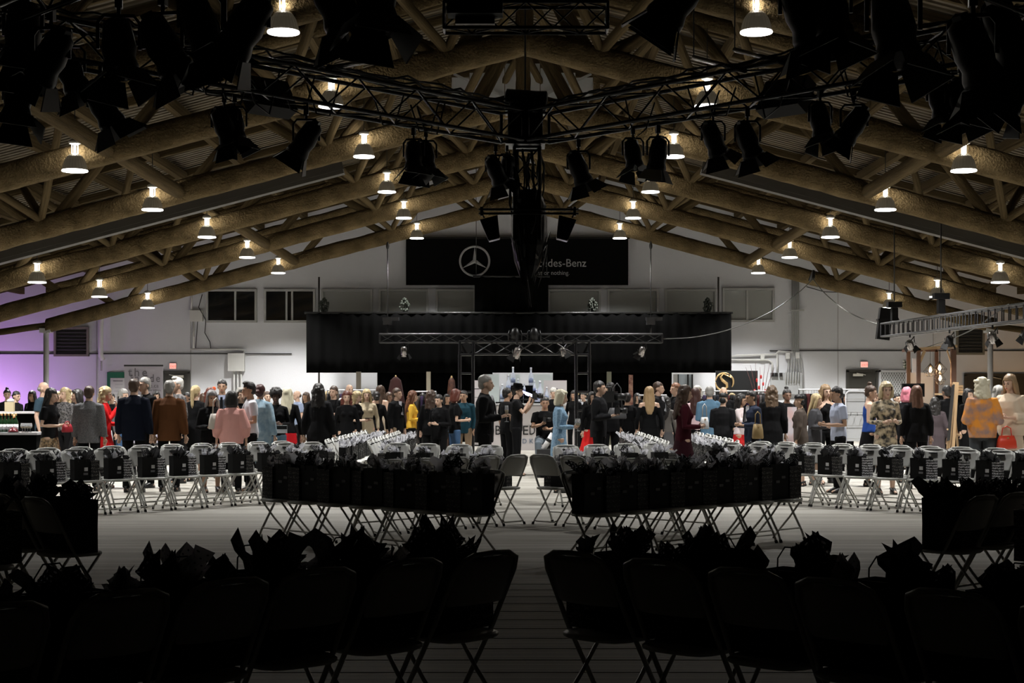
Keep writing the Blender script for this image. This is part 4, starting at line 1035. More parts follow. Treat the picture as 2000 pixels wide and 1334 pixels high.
def hair_mesh(style, pose):
    key = ('h', style, pose)
    if key in BC: return BC[key]
    mb = MB(); top = lambda g=0: mb.ell((0,.018,.132+g*.3), .086+g, .10+g, .098+g, 16, 10)
    if style == 'short': top(); mb.ell((0,.05,.085), .076, .068, .08); 
    elif style == 'quiff': top(); mb.ell((0,-.03,.215), .062, .055, .03); mb.ell((0,.05,.085), .074, .066, .08)
    elif style == 'balding': mb.ell((0,.055,.09), .08, .065, .05); 
    elif style in ('long', 'longcurl'):
        top(.008); g = 1.12 if style == 'longcurl' else 1
        mb.eloft([(0,.055,.13,.085*g,.062*g),(0,.06,.03,.095*g,.058*g),(0,.075,-.06,.10*g,.048*g),(0,.09,-.16,.098*g,.04*g),(0,.098,-.26,.08*g,.032*g),(0,.10,-.33,.05,.02)])
        for s in (-1, 1): mb.tube([(s*.07,-.02,.15),(s*.087,-.012,.06),(s*.092,.0,-.03),(s*.09,.02,-.14)], [.024,.026,.028*g,.018], 8)
        if style == 'longcurl':
            for k in range(34):
                a = R.uniform(-.3,3.44); mb.ell((.1*math.cos(a), .045+.075*math.sin(a), R.uniform(-.26,.14)), .026,.026,.03, 8, 6)
    elif style == 'bob':
        top(.008); mb.eloft([(0,.04,.15,.094,.07),(0,.045,.06,.104,.07),(0,.045,-.02,.108,.068),(0,.04,-.055,.09,.055)])
        for s in (-1, 1): mb.tube([(s*.068,-.03,.16),(s*.09,-.022,.07),(s*.094,-.012,-.02)], [.026,.028,.026], 8)
        mb.ell((0,-.06,.185), .064, .032, .032)
    elif style == 'wavybob':
        top(.01); mb.eloft([(0,.04,.15,.098,.074),(0,.05,.05,.112,.072),(0,.055,-.05,.115,.062),(0,.06,-.12,.08,.04)])
        for k in range(30):
            a = R.uniform(-.35,3.5); mb.ell((.105*math.cos(a), .04+.07*math.sin(a), R.uniform(-.1,.17)), .026,.026,.028, 8, 6)
    elif style == 'bun': top(); mb.ell((0,.05,.085), .074, .062, .08); mb.ell((0,.05,.245), .044, .044, .038)
    elif style == 'lowbun': top(); mb.ell((0,.05,.085), .076, .066, .08); mb.ell((0,.115,.09), .04, .04, .038)
    elif style == 'pony': top(); mb.ell((0,.05,.09), .075, .062, .08); mb.tube([(0,.10,.17),(0,.14,.12),(0,.13,.0),(0,.115,-.14),(0,.11,-.22)], [.026,.034,.034,.028,.01], 10)
    elif style == 'afro':
        mb.ell((0,.02,.15), .118, .12, .112, 16, 10)
        for k in range(40):
            a = R.uniform(0,6.28); z = R.uniform(-.1,1); q = math.sqrt(max(0,1-z*z))
            if math.sin(a)*q < -.35 and z < .55: continue
            mb.ell((.112*q*math.cos(a), .02+.114*q*math.sin(a), .15+.106*z), .022,.022,.022, 8, 6)
    elif style == 'cap': mb.eloft([(0,.01,.15,.092,.108),(0,.01,.19,.09,.105),(0,.015,.225,.07,.085),(0,.015,.24,.03,.04)]); mb.eloft([(0,-.11,.155,.06,.07),(0,-.11,.167,.06,.07)]); mb.ell((0,.05,.085), .07,.06,.07)
    elif style == 'toque': mb.eloft([(0,.012,.13,.09,.106),(0,.012,.19,.09,.104),(0,.02,.245,.06,.07),(0,.02,.262,.02,.02)]); mb.ell((0,.05,.08), .07,.06,.06)
    rem = remesh(mb, .009, 'hair', 2)
    # keep the face clear: drop what lies over it
    bm = bmesh.new(); bm.from_mesh(rem)
    zlow = .148 if style not in ('bob',) else .15
    kill = [v for v in bm.verts if (v.co.y < -.045 and v.co.z < zlow and abs(v.co.x) < .075) or (v.co.y < .0 and v.co.z < .12 and abs(v.co.x) < .078 and style in ('short','quiff','bun','lowbun','pony','cap','toque'))]
    bmesh.ops.delete(bm, geom=kill, context='VERTS'); bm.to_mesh(rem); bm.free()
    for v in rem.vertices:
        c = v.co; n_ = mnoise.noise(Vector((c.x*28, c.y*28, c.z*9+5)))*.007+mnoise.noise(Vector((c.x*70, c.y*70, c.z*18)))*.003
        v.co += (c-Vector((0,.02,c.z*.7))).normalized()*n_
    rem.transform(HM(pose)); rem.materials.clear(); rem.materials.append(M_rub); BC[key] = rem; return rem
def top_mesh(kind, pose, sex):
    key = ('t', kind, pose, sex)
    if key in BC: return BC[key]
    f_ = sex == 'f'; sh = .155 if f_ else .18; A = POSES[pose]; mb = MB()
    g = {'jacket': .03, 'coat': .035, 'tee': .017, 'top': .013, 'dress': .014, 'sleeveless': .010, 'shawl': .05, 'offshoulder': .013}[kind]
    zb = {'jacket': .80, 'coat': .42, 'tee': .86, 'top': .90, 'dress': .62, 'sleeveless': .93, 'shawl': .86, 'offshoulder': .9}[kind]
    if pose == 'sit': zb = max(zb, .93)
    secs = []
    if kind in ('coat',): secs += [(0,.02,zb,.235,.17),(0,.015,.7,.205,.15)]
    if kind == 'dress' and pose != 'sit': secs += [(0,.015,zb,.185,.14),(0,.012,.78,.178,.13)]
    if kind in ('jacket',): secs += [(0,.015,zb,.178+g*.3,.128+g*.3)]
    if kind == 'shawl': secs += [(0,.03,zb,.20,.15)]
    if kind in ('tee','top','sleeveless','offshoulder'): secs += [(0,.01,zb,.155+g,.108+g)]
    wz = .118 if f_ else .138
    if kind in ('jacket','coat','tee'): wz += .02
    if kind == 'shawl': wz += .06
    secs += [(0,.01,.95,(.165 if f_ else .157)+g,.112+g),(0,0,1.12,wz+g,.09+g),(0,-.006,1.26,(.142 if f_ else .162)+g,.113+g)]
    if kind == 'offshoulder': secs += [(0,0,1.34,.16+g,.105+g),(0,0,1.37,.15+g,.10+g)]
    elif kind == 'sleeveless': secs += [(0,0,1.36,.135+g,.10+g),(0,.005,1.43,.10,.075),(0,.005,1.445,.09,.065)]
    else: secs += [(0,0,1.36,(.157 if f_ else .18)+g*.8,.106+g*.8),(0,.005,1.435,(.13 if f_ else .152)+g*.5,.08+g*.4),(0,.006,1.478,.068+g*.3,.063+g*.3)]
    mb.eloft(secs, 20)
    if f_ and kind not in ('coat','shawl'):
        for s in (-1, 1): mb.ell((s*.066,-.088-g*.6,1.285), .058,.05,.055)
    if kind not in ('sleeveless',):
        for i, s in enumerate((-1, 1)):
            e, w_, h_ = [Vector(q) for q in A[i]]; S = Vector((s*sh,.005,1.405)); k = .88 if f_ else 1; gg = g*.62
            if kind == 'offshoulder':
                S2 = S.lerp(e,.25); mb.tube([S2, S2.lerp(e,.5), e, e.lerp(w_,.5), w_-(w_-e)*.08], [.058,.05,.045,.04,.03], 10)
            elif kind == 'tee': mb.tube([S-Vector((s*.05,0,0)), S, S.lerp(e,.45), S.lerp(e,.68)], [.056*k+gg,.058*k+gg,.056*k+gg,.055*k+gg], 12)
            elif kind == 'shawl': mb.tube([S-Vector((s*.05,0,.02)), S, S.lerp(e,.5)+Vector((0,.02,0)), e+Vector((0,.03,0)), e.lerp(w_,.6)], [.08,.085,.09,.095,.07], 12)
            else: mb.tube([S-Vector((s*.05,0,0)), S, S.lerp(e,.5), e, e.lerp(w_,.5), w_-(w_-e)*.04], [.056*k+gg,.057*k+gg,.05*k+gg,.043*k+gg,.038*k+gg,.032*k+gg*.7], 12)
    if kind in ('jacket','coat'):
        for s in (-1, 1): mb.bar((s*.02,-.125-g*.3,1.12),(s*.07,-.08,1.44),.045,.014)   # lapels
        mb.tube([(-.07,.0,1.47),(-.05,.055,1.488),(.05,.055,1.488),(.07,0,1.47)], .017, 8)
    res = remesh(mb, .0125, kind, 2)
    zf = mnoise.noise
    for v in res.vertices:      # soft folds
        c = v.co; n_ = zf(Vector((c.x*9, c.y*9, c.z*5+3)))*.010+zf(Vector((c.x*22, c.y*22, c.z*12)))*.004
        r_ = Vector((c.x, c.y, 0)); 
        if r_.length > 1e-4: v.co += r_.normalized()*n_*(.6 if kind in ('sleeveless','top') else 1)
    res.materials.clear(); res.materials.append(M_rub); BC[key] = res; return res
def bottom_mesh(kind, pose):
    key = ('b', kind, pose)
    if key in BC: return BC[key]
    mb = MB()
    if kind == 'trousers':
        mb.eloft([(0,.01,.83,.12,.10),(0,.01,.90,.172,.122),(0,.01,1.0,.158,.112),(0,.01,1.03,.15,.105)])
        for hp, kn, an in legs_of(pose):
            hp, kn, an = Vector(hp), Vector(kn), Vector(an)
            mb.tube([hp+Vector((0,0,.03)), hp, hp.lerp(kn,.5), kn, kn.lerp(an,.5), an+Vector((0,0,-.02))], [.094,.098,.083,.068,.066,.058], 12)
    elif kind == 'skirt': mb.eloft([(0,.01,.55,.19,.15),(0,.01,.75,.19,.145),(0,.01,.92,.178,.125),(0,.01,1.05,.14,.10)], 20)
    elif kind == 'flare': 
        rings = []
        for z, rx, ry in ((.42,.30,.26),(.6,.25,.21),(.8,.205,.16),(.95,.165,.12),(1.06,.13,.098)):
            rings.append([Vector(((rx*(1+.07*math.sin(k*math.pi/2)*(1.05-z)))*math.cos(2*math.pi*k/40), .01+(ry*(1+.07*math.sin(k*math.pi/2)*(1.05-z)))*math.sin(2*math.pi*k/40), z)) for k in range(40)])
        mb.ring_loft(rings)
    elif kind == 'longskirt': mb.eloft([(0,.01,.14,.30,.26),(0,.01,.5,.25,.21),(0,.01,.8,.20,.15),(0,.01,.92,.178,.125),(0,.01,1.05,.135,.10)], 20)
    res = remesh(mb, .0135, kind, 2); res.materials.clear(); res.materials.append(M_rub); BC[key] = res; return res
def shoe_mesh(pose):
    if ('s', pose) in BC: return BC[('s', pose)]
    mb = MB()
    for hp, kn, an in legs_of(pose):
        an = Vector(an); b0 = an.z-.09
        mb.eloft([(an.x,an.y-.06,b0,.043,.135),(an.x,an.y-.06,b0+.03,.045,.135),(an.x,an.y-.04,b0+.06,.042,.10),(an.x,an.y+.01,b0+.10,.044,.05)], 14)
    me = mb.mesh('shoes', [mat('black_leather', (.012,.012,.012), .35)], True); BC[('s', pose)] = me; return me
def set_mat(o, m, slot=0): o.material_slots[slot].link = 'OBJECT'; o.material_slots[slot].material = m
SK = {'light': mat('skin_light', (.55,.36,.26), .5), 'tan': mat('skin_tan', (.42,.25,.16), .5), 'brown': mat('skin_brown', (.20,.11,.07), .45), 'dark': mat('skin_dark', (.09,.05,.035), .4)}
def cm(c, k='cloth'):
    if isinstance(c, str): return MATS[c]
    n = k+'_'+'_'.join(f'{int(v*255):03d}' for v in c)
    return mat(n, c, .85 if k == 'cloth' else .5, bump=(60,.25,.004) if k == 'cloth' else (90,.5,.004))
mat('leopard', (.035,.022,.012), .7, var=(30,(.30,.20,.10))); mat('floral', (.012,.012,.012), .7, var=(14,(.55,.45,.30)))
mat('tweed', (.06,.06,.065), .9, var=(90,(.14,.14,.145))); mat('orange_shawl', (.75,.28,.03), .9, var=(6,(.30,.20,.18))); mat('blue_lace', (.13,.26,.40), .85, var=(45,(.28,.42,.56)), bump=(60,.6,.01))
mat('denim', (.20,.31,.40), .85, var=(12,(.32,.43,.50))); mat('jeans', (.03,.08,.17), .8); mat('light_jeans', (.12,.21,.29), .8); mat('blackpattern', (.01,.01,.011), .7, var=(30,(.16,.15,.15)))
m = mat('plaid', (.02,.02,.03), .8); nt = m.node_tree; tc = nt.nodes.new('ShaderNodeTexCoord'); sp = nt.nodes.new('ShaderNodeSeparateXYZ'); nt.links.new(tc.outputs['Object'], sp.inputs[0])
a_ = math_node(nt, 'GREATER_THAN', math_node(nt, 'FRACT', math_node(nt, 'MULTIPLY', math_node(nt, 'ADD', sp.outputs[0], sp.outputs[1]), 12)), .5); b_ = math_node(nt, 'GREATER_THAN', math_node(nt, 'FRACT', math_node(nt, 'MULTIPLY', sp.outputs[2], 14)), .5)
mix_into_base(m, math_node(nt, 'MULTIPLY', math_node(nt, 'ADD', a_, b_), .4), (.6,.58,.6))
K = (.0035,.0035,.004); K2 = (.008,.008,.009)
NAV = (.004,.006,.013); GR = (.10,.10,.105); WH = (.62,.62,.66)
HB = (.012,.010,.009); HBR = (.055,.03,.018); HBL = (.42,.32,.17); HPL = (.62,.57,.42); HG = (.26,.25,.23); HW = (.6,.58,.54); HR = (.10,.022,.012)
PEOPLE = []
RK = [(806,852,33.5),(1248,1302,34),(1372,1500,37),(1560,1692,35.5),(640,735,39),(1755,1812,33)]
def person(px, py, d, face, sex, hair, hc, topk, tc_, botk, bc_, label, pose='down', skin='light', shirt=None, lean=0):
    if pose != 'sit':
        for _ in range(40):
            q = P(px, 768, d)
            if any(math.hypot(q.x-a.location.x, q.y-a.location.y) < .52 for a in PEOPLE) or any(math.hypot(q.x-a, q.y-b) < .50 for a, b in ALLCH) or any(P(r0,0,r2).x-.3 < q.x < P(r1,0,r2).x+.3 and abs(q.y-r2) < .5 for r0, r1, r2 in RK): d += .12
            else: break
    base = P(px, 768, d); ht = CAMZ+(H0-py)*d/F
    ht0 = {'afro': 1.785, 'bun': 1.80, 'toque': 1.785, 'cap': 1.765, 'quiff': 1.77}.get(hair, 1.758)
    if pose == 'sit': z0 = ht-ht0; s = 1
    else: z0 = 0; s = ht/ht0
    s = max(.84, min(1.12, s))
    t = thing('person', label, 'person', (base.x, d, z0), rad(face)); t.scale = (s,)*3
    if lean: t.rotation_euler = (rad(lean), 0, rad(face))
    b = ob('body', body_mesh(pose, sex), t); set_mat(b, SK[skin])
    if hair == 'hat':
        h = ob('hair', hair_mesh('short', pose), t); set_mat(h, cm(hc, 'hair'))
        mb = MB().lathe([(.135,.15),(.14,.158),(.096,.165),(.094,.20),(.086,.255),(.05,.262),(.0,.255)], (0,.012,0), 24); mb.v = [HM(pose) @ (v+Vector((0,0,-.005))) for v in mb.v]
        part('hat', mb, M_drape, t, True)
    elif hair != 'bald':
        h = ob('hair', hair_mesh(hair, pose), t); set_mat(h, cm(hc, 'hair'))
    a = ob({'jacket':'jacket','coat':'coat','tee':'shirt','top':'blouse','dress':'dress','sleeveless':'top','shawl':'shawl','offshoulder':'top'}[topk], top_mesh(topk, pose, sex), t); set_mat(a, cm(tc_))
    if botk: q = ob(botk if botk != 'flare' and botk != 'longskirt' else 'skirt', bottom_mesh(botk, pose), t); set_mat(q, cm(bc_))
    ob('shoes', shoe_mesh(pose), t)
    if shirt is not None:
        mb = MB().add([(-.045,-.118,1.2),(.045,-.118,1.2),(.06,-.075,1.47),(-.06,-.075,1.47),(0,-.155,1.18),(0,-.148,1.3),(0,-.10,1.46)], [(0,4,5,6,3),(4,1,2,6,5),(0,1,4),(3,6,2),(0,3,2,1)])
        mb.v = [Vector((v.x, v.y-.012, v.z)) for v in mb.v]
        q = part('shirt_front', mb, cm(shirt), t)
        mb = MB().add([(-.02,-.158,1.44),(.02,-.158,1.44),(.028,-.178,1.2),(0,-.18,1.16),(-.028,-.178,1.2)], [(0,1,2,3,4)]); mb.add([v+Vector((0,.02,0)) for v in mb.v], [(4,3,2,1,0)])
        part('necktie', mb, cm(K), t)
    PEOPLE.append(t)
    t['_'] = 0; del t['_']
    return t
def hand(t, pose, side, off=(0,0,0)):
    v = Vector(POSES[pose][0 if side < 0 else 1][2])+Vector(off)
    M_ = Matrix.Translation(t.location) @ Matrix.Rotation(t.rotation_euler.z, 4, 'Z') @ Matrix.Scale(t.scale[0], 4)
    return M_ @ v
p_ = person
p_(14,757,36,20,'f','bun',HB,'top',K,'trousers',K,'bartender with a high dark bun behind the left bar','down','light')
p_(31,763,35,60,'f','lowbun',HB,'top',K,'trousers',K,'bartender with tied dark hair and glasses, at the left bar','both','light')
p_(63,763,37,-20,'f','long',HB,'top',K,'trousers',K,'woman with dark wavy hair in black before the purple wall','down','tan')
p_(84,745,29,85,'m','balding',HG,'tee',(.03,.055,.075),'trousers',K,'bald man in a teal shirt behind the woman in leopard skirt','down','light')
hE = p_(98,758,25.6,75,'f','long',HB,'tee',K,'longskirt','leopard','woman with black hair, black top and long leopard print skirt','both','light')
p_(127,757,30,-30,'f','wavybob',HBL,'top','blackpattern','trousers',K,'woman with wavy blonde hair and patterned black top, left side','down')
p_(152,760,27.5,-60,'f','bob',HB,'top','blackpattern','longskirt',K,'woman with glossy black bob left of the tweed blazer','down')
p_(174,753,25.8,182,'m','short',HBR,'jacket','tweed','trousers',K,'man seen from behind in a grey tweed blazer','down')
hI = p_(204,755,26.5,100,'f','wavybob',HBL,'dress',(.55,.01,.012),'flare',(.55,.01,.012),'woman in a red dress with wavy blonde hair holding a phone','face')
p_(241,760,30,60,'f','wavybob',HG,'top',GR,'trousers','jeans','grey-haired woman between the red dress and the navy suit','down')
p_(262,739,25.4,178,'m','short',HBR,'jacket',NAV,'trousers',K,'broad man from behind in a dark navy suit, left of centre','down')
hL = p_(283,736,26.6,-40,'m','short',HG,'jacket',K,'trousers',K,'grey-haired man in dark suit facing the man in navy','hold','light',WH)
p_(331,742,25.6,176,'m','short',HG,'jacket',(.10,.04,.015),'trousers',K,'man from behind in a rust brown jacket with grey hair','down')
p_(347,735,28,-55,'m','quiff',HW,'top','blackpattern','trousers',K,'tall man with white-blond quiff and glasses behind the brown jacket','hold')
p_(382,752,28,160,'f','pony',HBL,'dress',K,'skirt',K,'woman with blonde ponytail in black seen from behind','down')
hFL = p_(411,757,29.5,30,'f','longcurl',HR,'top',K,'trousers',K,'red-haired woman with an orange flower, left of the grey suit','down')
p_(413,762,25.4,25,'f','long',(.20,.19,.19),'jacket',K,'skirt','blackpattern','woman with silver ombre hair in a black leather jacket','both','tan')
p_(434,741,30,5,'m','short',HB,'jacket',(.06,.07,.09),'trousers',K,'dark-haired man in a grey suit and blue tie facing the camera','down','tan',(.3,.33,.45))
hS = p_(452,764,25,190,'f','bob',HB,'shawl',(.70,.36,.32),'trousers',K,'woman with short black hair in a salmon pink cape','down','light')
p_(471,757,27,20,'f','bob',HG,'top',K,'trousers',K,'older woman in black behind the pink cape','down')
p_(489,744,25,-70,'m','quiff',HB,'tee',WH,'trousers',K,'man in a white T-shirt and glasses with a hand at his face','face','tan')
p_(508,750,26.4,165,'f','lowbun',(.05,.012,.010),'coat','denim','trousers',K,'woman in a long pale denim coat, seen from behind','down')
hX = p_(539,757,27,5,'f','afro',HB,'top',K,'trousers','light_jeans','woman with an afro, black sweatshirt and light blue jeans','both','dark')
p_(561,757,27.6,175,'f','long',HPL,'top',K,'skirt',(.45,.01,.015),'woman with long platinum hair, black top and red skirt from behind','down')
p_(581,762,36,-60,'m','balding',HBR,'tee',(.25,.30,.42),'trousers',K,'balding man in a pale blue shirt, far back','down')
p_(622,749,25.2,178,'f','longcurl',HB,'jacket',K2,'trousers',K,'woman from behind in a black leather jacket with long black hair','down')
p_(652,753,31,-20,'m','short',HBR,'jacket',K,'trousers',K,'man with glasses in a black jacket left of the red-haired woman','crossed')
p_(682,750,36,30,'m','balding',HG,'tee',WH,'trousers',K,'older man in a white shirt at the far racks','down')
p_(677,764,30,10,'f','wavybob',HR,'top',K,'skirt',K,'red-haired woman in black beside the plaid skirt','down')
hAE = p_(696,764,29,70,'f','wavybob',HBL,'tee',K,'skirt','plaid','blonde woman in a black tee and plaid skirt','both')
p_(716,760,32,10,'f','long',HBL,'dress',(.38,.32,.22),'skirt',(.38,.32,.22),'blonde woman in a beige dress behind the plaid skirt','down')
p_(735,764,29.5,195,'f','lowbun',HB,'dress',K,'skirt',K,'dark-haired woman in a plain black dress seen from behind','down')
p_(743,753,30.5,150,'f','long',HBR,'sleeveless',(.45,.38,.28),'skirt',(.45,.38,.28),'tall brunette in a sleeveless beige dress','down')
p_(775,757,29.5,60,'m','short',HBR,'jacket',K,'trousers',(.25,.18,.12),'young man in a black vest over a white tee','down','light',WH)
hAJ = p_(804,763,28.5,95,'f','longcurl',(.12,.045,.02),'top',(.72,.42,.05),'trousers',K,'woman with curly auburn hair in a yellow blouse holding a cup','both')
p_(842,762,31,165,'f','longcurl',HBR,'jacket',K,'trousers',K,'woman with long brown hair in black beside the yellow blouse','down')
p_(858,770,30,-30,'f','lowbun',HB,'jacket',K,'trousers',K,'woman with tied hair and glasses in black, left of the truss gate','both')
p_(888,760,29.6,110,'f','bob',HR,'tee',K,'trousers','jeans','woman with short reddish hair, black top and blue jeans','both')
p_(906,762,33,-15,'m','short',HB,'jacket',(.012,.045,.065),'trousers',(.25,.18,.12),'man in a teal jacket behind the left gate leg','down','tan')
hAO = p_(947,731,23.7,88,'m','short',HG,'jacket',K,'trousers',K,'tall grey-haired man in a black suit holding a champagne glass','hold','light',WH)
p_(990,757,31,120,'m','short',HB,'tee',K,'trousers',K,'dark-haired man in black behind the photographer in the hat','down','tan')
hAQ = p_(1009,751,30.5,85,'m','hat',HB,'tee',K,'trousers',K,'photographer in a black hat raising a camera','camera')
hAR = p_(1064,774,31,5,'m','short',HB,'tee',K,'trousers',(.15,.18,.21),'seated man in a black tee and light jeans holding a camera','sit','tan')
p_(1081,757,41,-10,'m','toque',HW,'top',K,'trousers',K,'far bartender in black wearing a white cap','down')
hAT = p_(1093,761,25.3,88,'f','bob',HPL,'dress','blue_lace','skirt','blue_lace','woman with platinum bob in a light blue lace dress','both')
p_(1121,763,41,-20,'f','wavybob',HB,'top',K,'trousers',K,'dark-haired bartender right of the blue lace dress','down','tan')
p_(1140,765,41,-40,'m','short',HB,'jacket',K,'trousers',K,'bartender in black jacket and white shirt in the right gate leg','down','light',WH)
hAW = p_(1170,743,27.5,75,'m','short',HB,'jacket',K2,'trousers',K,'young man in a black jacket with a camera, right of the gate','hold','light')
p_(1192,746,30,-150,'m','short',HB,'jacket',K,'trousers',K,'man behind him carrying a large video camera and bag','down')
p_(1157,765,31.5,20,'f','bob',HB,'top',K,'flare',(.62,.02,.02),'woman in a flared red skirt behind the black jacket','down')
p_(1225,767,31,178,'f','short',HB,'tee',K,'trousers',K,'short-haired person in a black tee seen from behind','down','tan')
p_(1268,755,29,182,'f','long',(.33,.22,.11),'offshoulder',K,'longskirt',K,'woman with half-up blonde hair and off-shoulder black dress','down')
p_(1285,745,31,70,'m','short',HBR,'jacket',K2,'trousers',K,'man in a dark suit behind the off-shoulder dress','down','light',WH)
p_(1301,774,30,150,'f','longcurl',HB,'top',(.13,.12,.11),'skirt',GR,'short woman with dark curls in a grey top','down')
p_(1320,747,31,-65,'m','short',(.15,.06,.025),'jacket',K2,'trousers',K,'man with a red beard left of the burgundy dress','down')
p_(1335,752,22.9,95,'f','longcurl',HBR,'dress',(.055,.008,.014),'longskirt',(.03,.006,.010),'woman in a burgundy knit dress walking among the chairs','both')
p_(1358,758,27.5,170,'f','long',(.045,.014,.010),'top',(.62,.44,.46),'trousers',K,'woman with dark red hair in a pale pink blouse','down')
p_(1362,753,36,10,'f','bob',HW,'top',K,'trousers',K,'white-haired woman far behind the pink blouse','down')
p_(1386,754,29,178,'m','short',HG,'jacket',(.10,.19,.28),'trousers',K,'man from behind in a light blue blazer','both')
p_(1413,755,34,0,'m','balding',(.3,.2,.1),'jacket',K,'trousers',K,'balding man in black facing the camera below the gold logo','down')
p_(1412,768,26.2,160,'m','cap',K,'jacket',K2,'trousers',K,'short man in a black cap and jacket, seen from behind','both')
hBK = p_(1446,769,29,60,'f','longcurl',HB,'top',(.6,.52,.52),'skirt',(.5,.02,.02),'woman with black curls and white top looking at her phone','face','tan')
p_(1469,762,26.8,-70,'m','short',HB,'jacket',(.02,.026,.045),'trousers',K,'man in a navy suit with a white lanyard','both','tan',WH)
p_(1507,753,28,178,'f','longcurl',(.09,.055,.03),'coat',K,None,None,'woman from behind in a long black coat with wavy brown hair','down')
p_(1537,755,29,10,'f','bun',HB,'jacket',K,'trousers',K,'woman with a high dark bun in black among the racks','down','brown')
p_(1563,770,27,-110,'f','cap',K,'jacket',(.07,.055,.045),'skirt','blackpattern','woman with dark cap, brown jacket and patterned short skirt','down')
p_(1592,769,26.6,70,'f','long',HBL,'coat',(.055,.055,.06),None,None,'small woman with blonde hair and a long grey coat','both')
p_(1612,751,27.6,20,'f','longcurl',(.26,.17,.09),'sleeveless',K,'trousers',K,'smiling woman with wavy light brown hair and bare shoulders','down')
hBR = p_(1637,754,25.2,-80,'m','short',HB,'tee',(.42,.46,.58),'trousers',K,'man in a light blue polo shirt facing left','both','tan')
p_(1698,747,27,80,'f','bun',HBR,'sleeveless',(.02,.06,.26),'longskirt',K,'woman with an updo in a royal blue sleeveless top','both')
p_(1730,745,24.9,5,'f','bob',(.52,.42,.25),'dress','floral','skirt','floral','blonde woman in a sheer floral dress facing the camera','both')
p_(1771,756,28,150,'f','bob',(.62,.20,.26),'jacket',K2,'trousers',K,'woman with pink hair in dark clothes','down')
p_(1790,753,26.4,180,'f','long',(.10,.045,.025),'jacket',K,'trousers',K,'woman from behind in a black blazer with brown hair','down')
p_(1826,776,29,170,'f','longcurl',HB,'coat',(.07,.055,.06),None,None,'woman in a fluffy dark coat left of the easel','down')
p_(1849,752,30,-160,'m','short',HB,'jacket',K,'trousers',K,'dark-haired man in black behind the easel','down','brown')
p_(1891,759,30,30,'f','bob',HB,'top',K,'skirt',K,'woman with black bob right of the easel','down')
p_(1918,737,24.6,176,'f','wavybob',HPL,'shawl','orange_shawl','trousers',(.05,.055,.06),'woman in a large orange patterned shawl, seen from behind','both')
p_(1949,753,27,60,'f','wavybob',HG,'top',(.25,.27,.36),'trousers',K,'grey-haired woman in a blue checked top behind the shawl','both')
hBZ = p_(1974,731,24.4,-50,'f','long',(.30,.20,.11),'shawl',(.60,.50,.38),'skirt',(.5,.4,.3),'tall woman in glasses and a cream cape','both')
for px, py, d, f, sx, hr, hc, tk, c_, lab in ((112,764,38,40,'f','long',HBL,'top',K,'blonde woman in the far crowd left of the tweed blazer'),(140,766,39,-30,'f','bob',HBL,'top',K,'woman with light hair deep in the left crowd'),
  (218,768,37,10,'m','short',HB,'jacket',K,'dark-haired man far behind the red dress'),(305,764,38,20,'f','long',HB,'top',K,'woman far back by the lavender banner'),(366,766,36,-40,'m','short',HB,'top',K,'dark man deep behind the blonde ponytail'),
  (398,768,35,60,'f','bob',HBR,'top',K2,'brown-haired woman far behind the leather jacket on the left'),(523,764,34,20,'m','short',HBR,'top',K2,'man far back between denim coat and afro'),(598,766,38,-30,'f','long',HBR,'top',K,'woman far back beside the pale blue shirt'),
  (640,764,39,30,'f','bob',HBL,'top',WH,'woman in white far behind the black leather jacket'),(716,767,40,-10,'m','short',HB,'jacket',K,'man in black at the far racks behind the beige dress'),(760,766,38,30,'f','long',HBR,'top',K,'woman far back left of the black vest'),
  (826,768,39,-30,'f','long',HB,'top',K,'woman far back right of the yellow blouse'),(873,770,38,20,'f','bob',HB,'top',K,'woman far back near the clothing racks, left of gate'),(1208,770,39,-20,'m','short',HB,'top',K,'man far back right of the video camera'),
  (1245,768,38,20,'f','long',HB,'top',K,'woman far back left of the off-shoulder dress'),(1338,768,37,10,'m','short',HBR,'jacket',K,'man far behind the burgundy dress'),(1430,768,38,-10,'f','bob',HBL,'top',K2,'light-haired woman under the black logo sign'),
  (1488,766,37,10,'f','long',HB,'top',K,'woman far back right of the navy suit'),(1656,768,34,-60,'f','bob',HB,'top',K,'dark-haired woman behind the light blue polo'),(1712,768,36,-30,'f','long',HBR,'top',(.4,.3,.24),'woman in beige behind the royal blue top'),
  (1752,768,33,20,'m','short',HB,'top',K2,'man in dark clothes behind the floral dress'),(1870,770,34,10,'f','long',HB,'top',K,'woman far back under the wooden booth')):
    p_(px,py,d,f,sx,hr,hc,tk,c_,'trousers',K,lab,'down',R.choice(['light','tan','light','brown']))
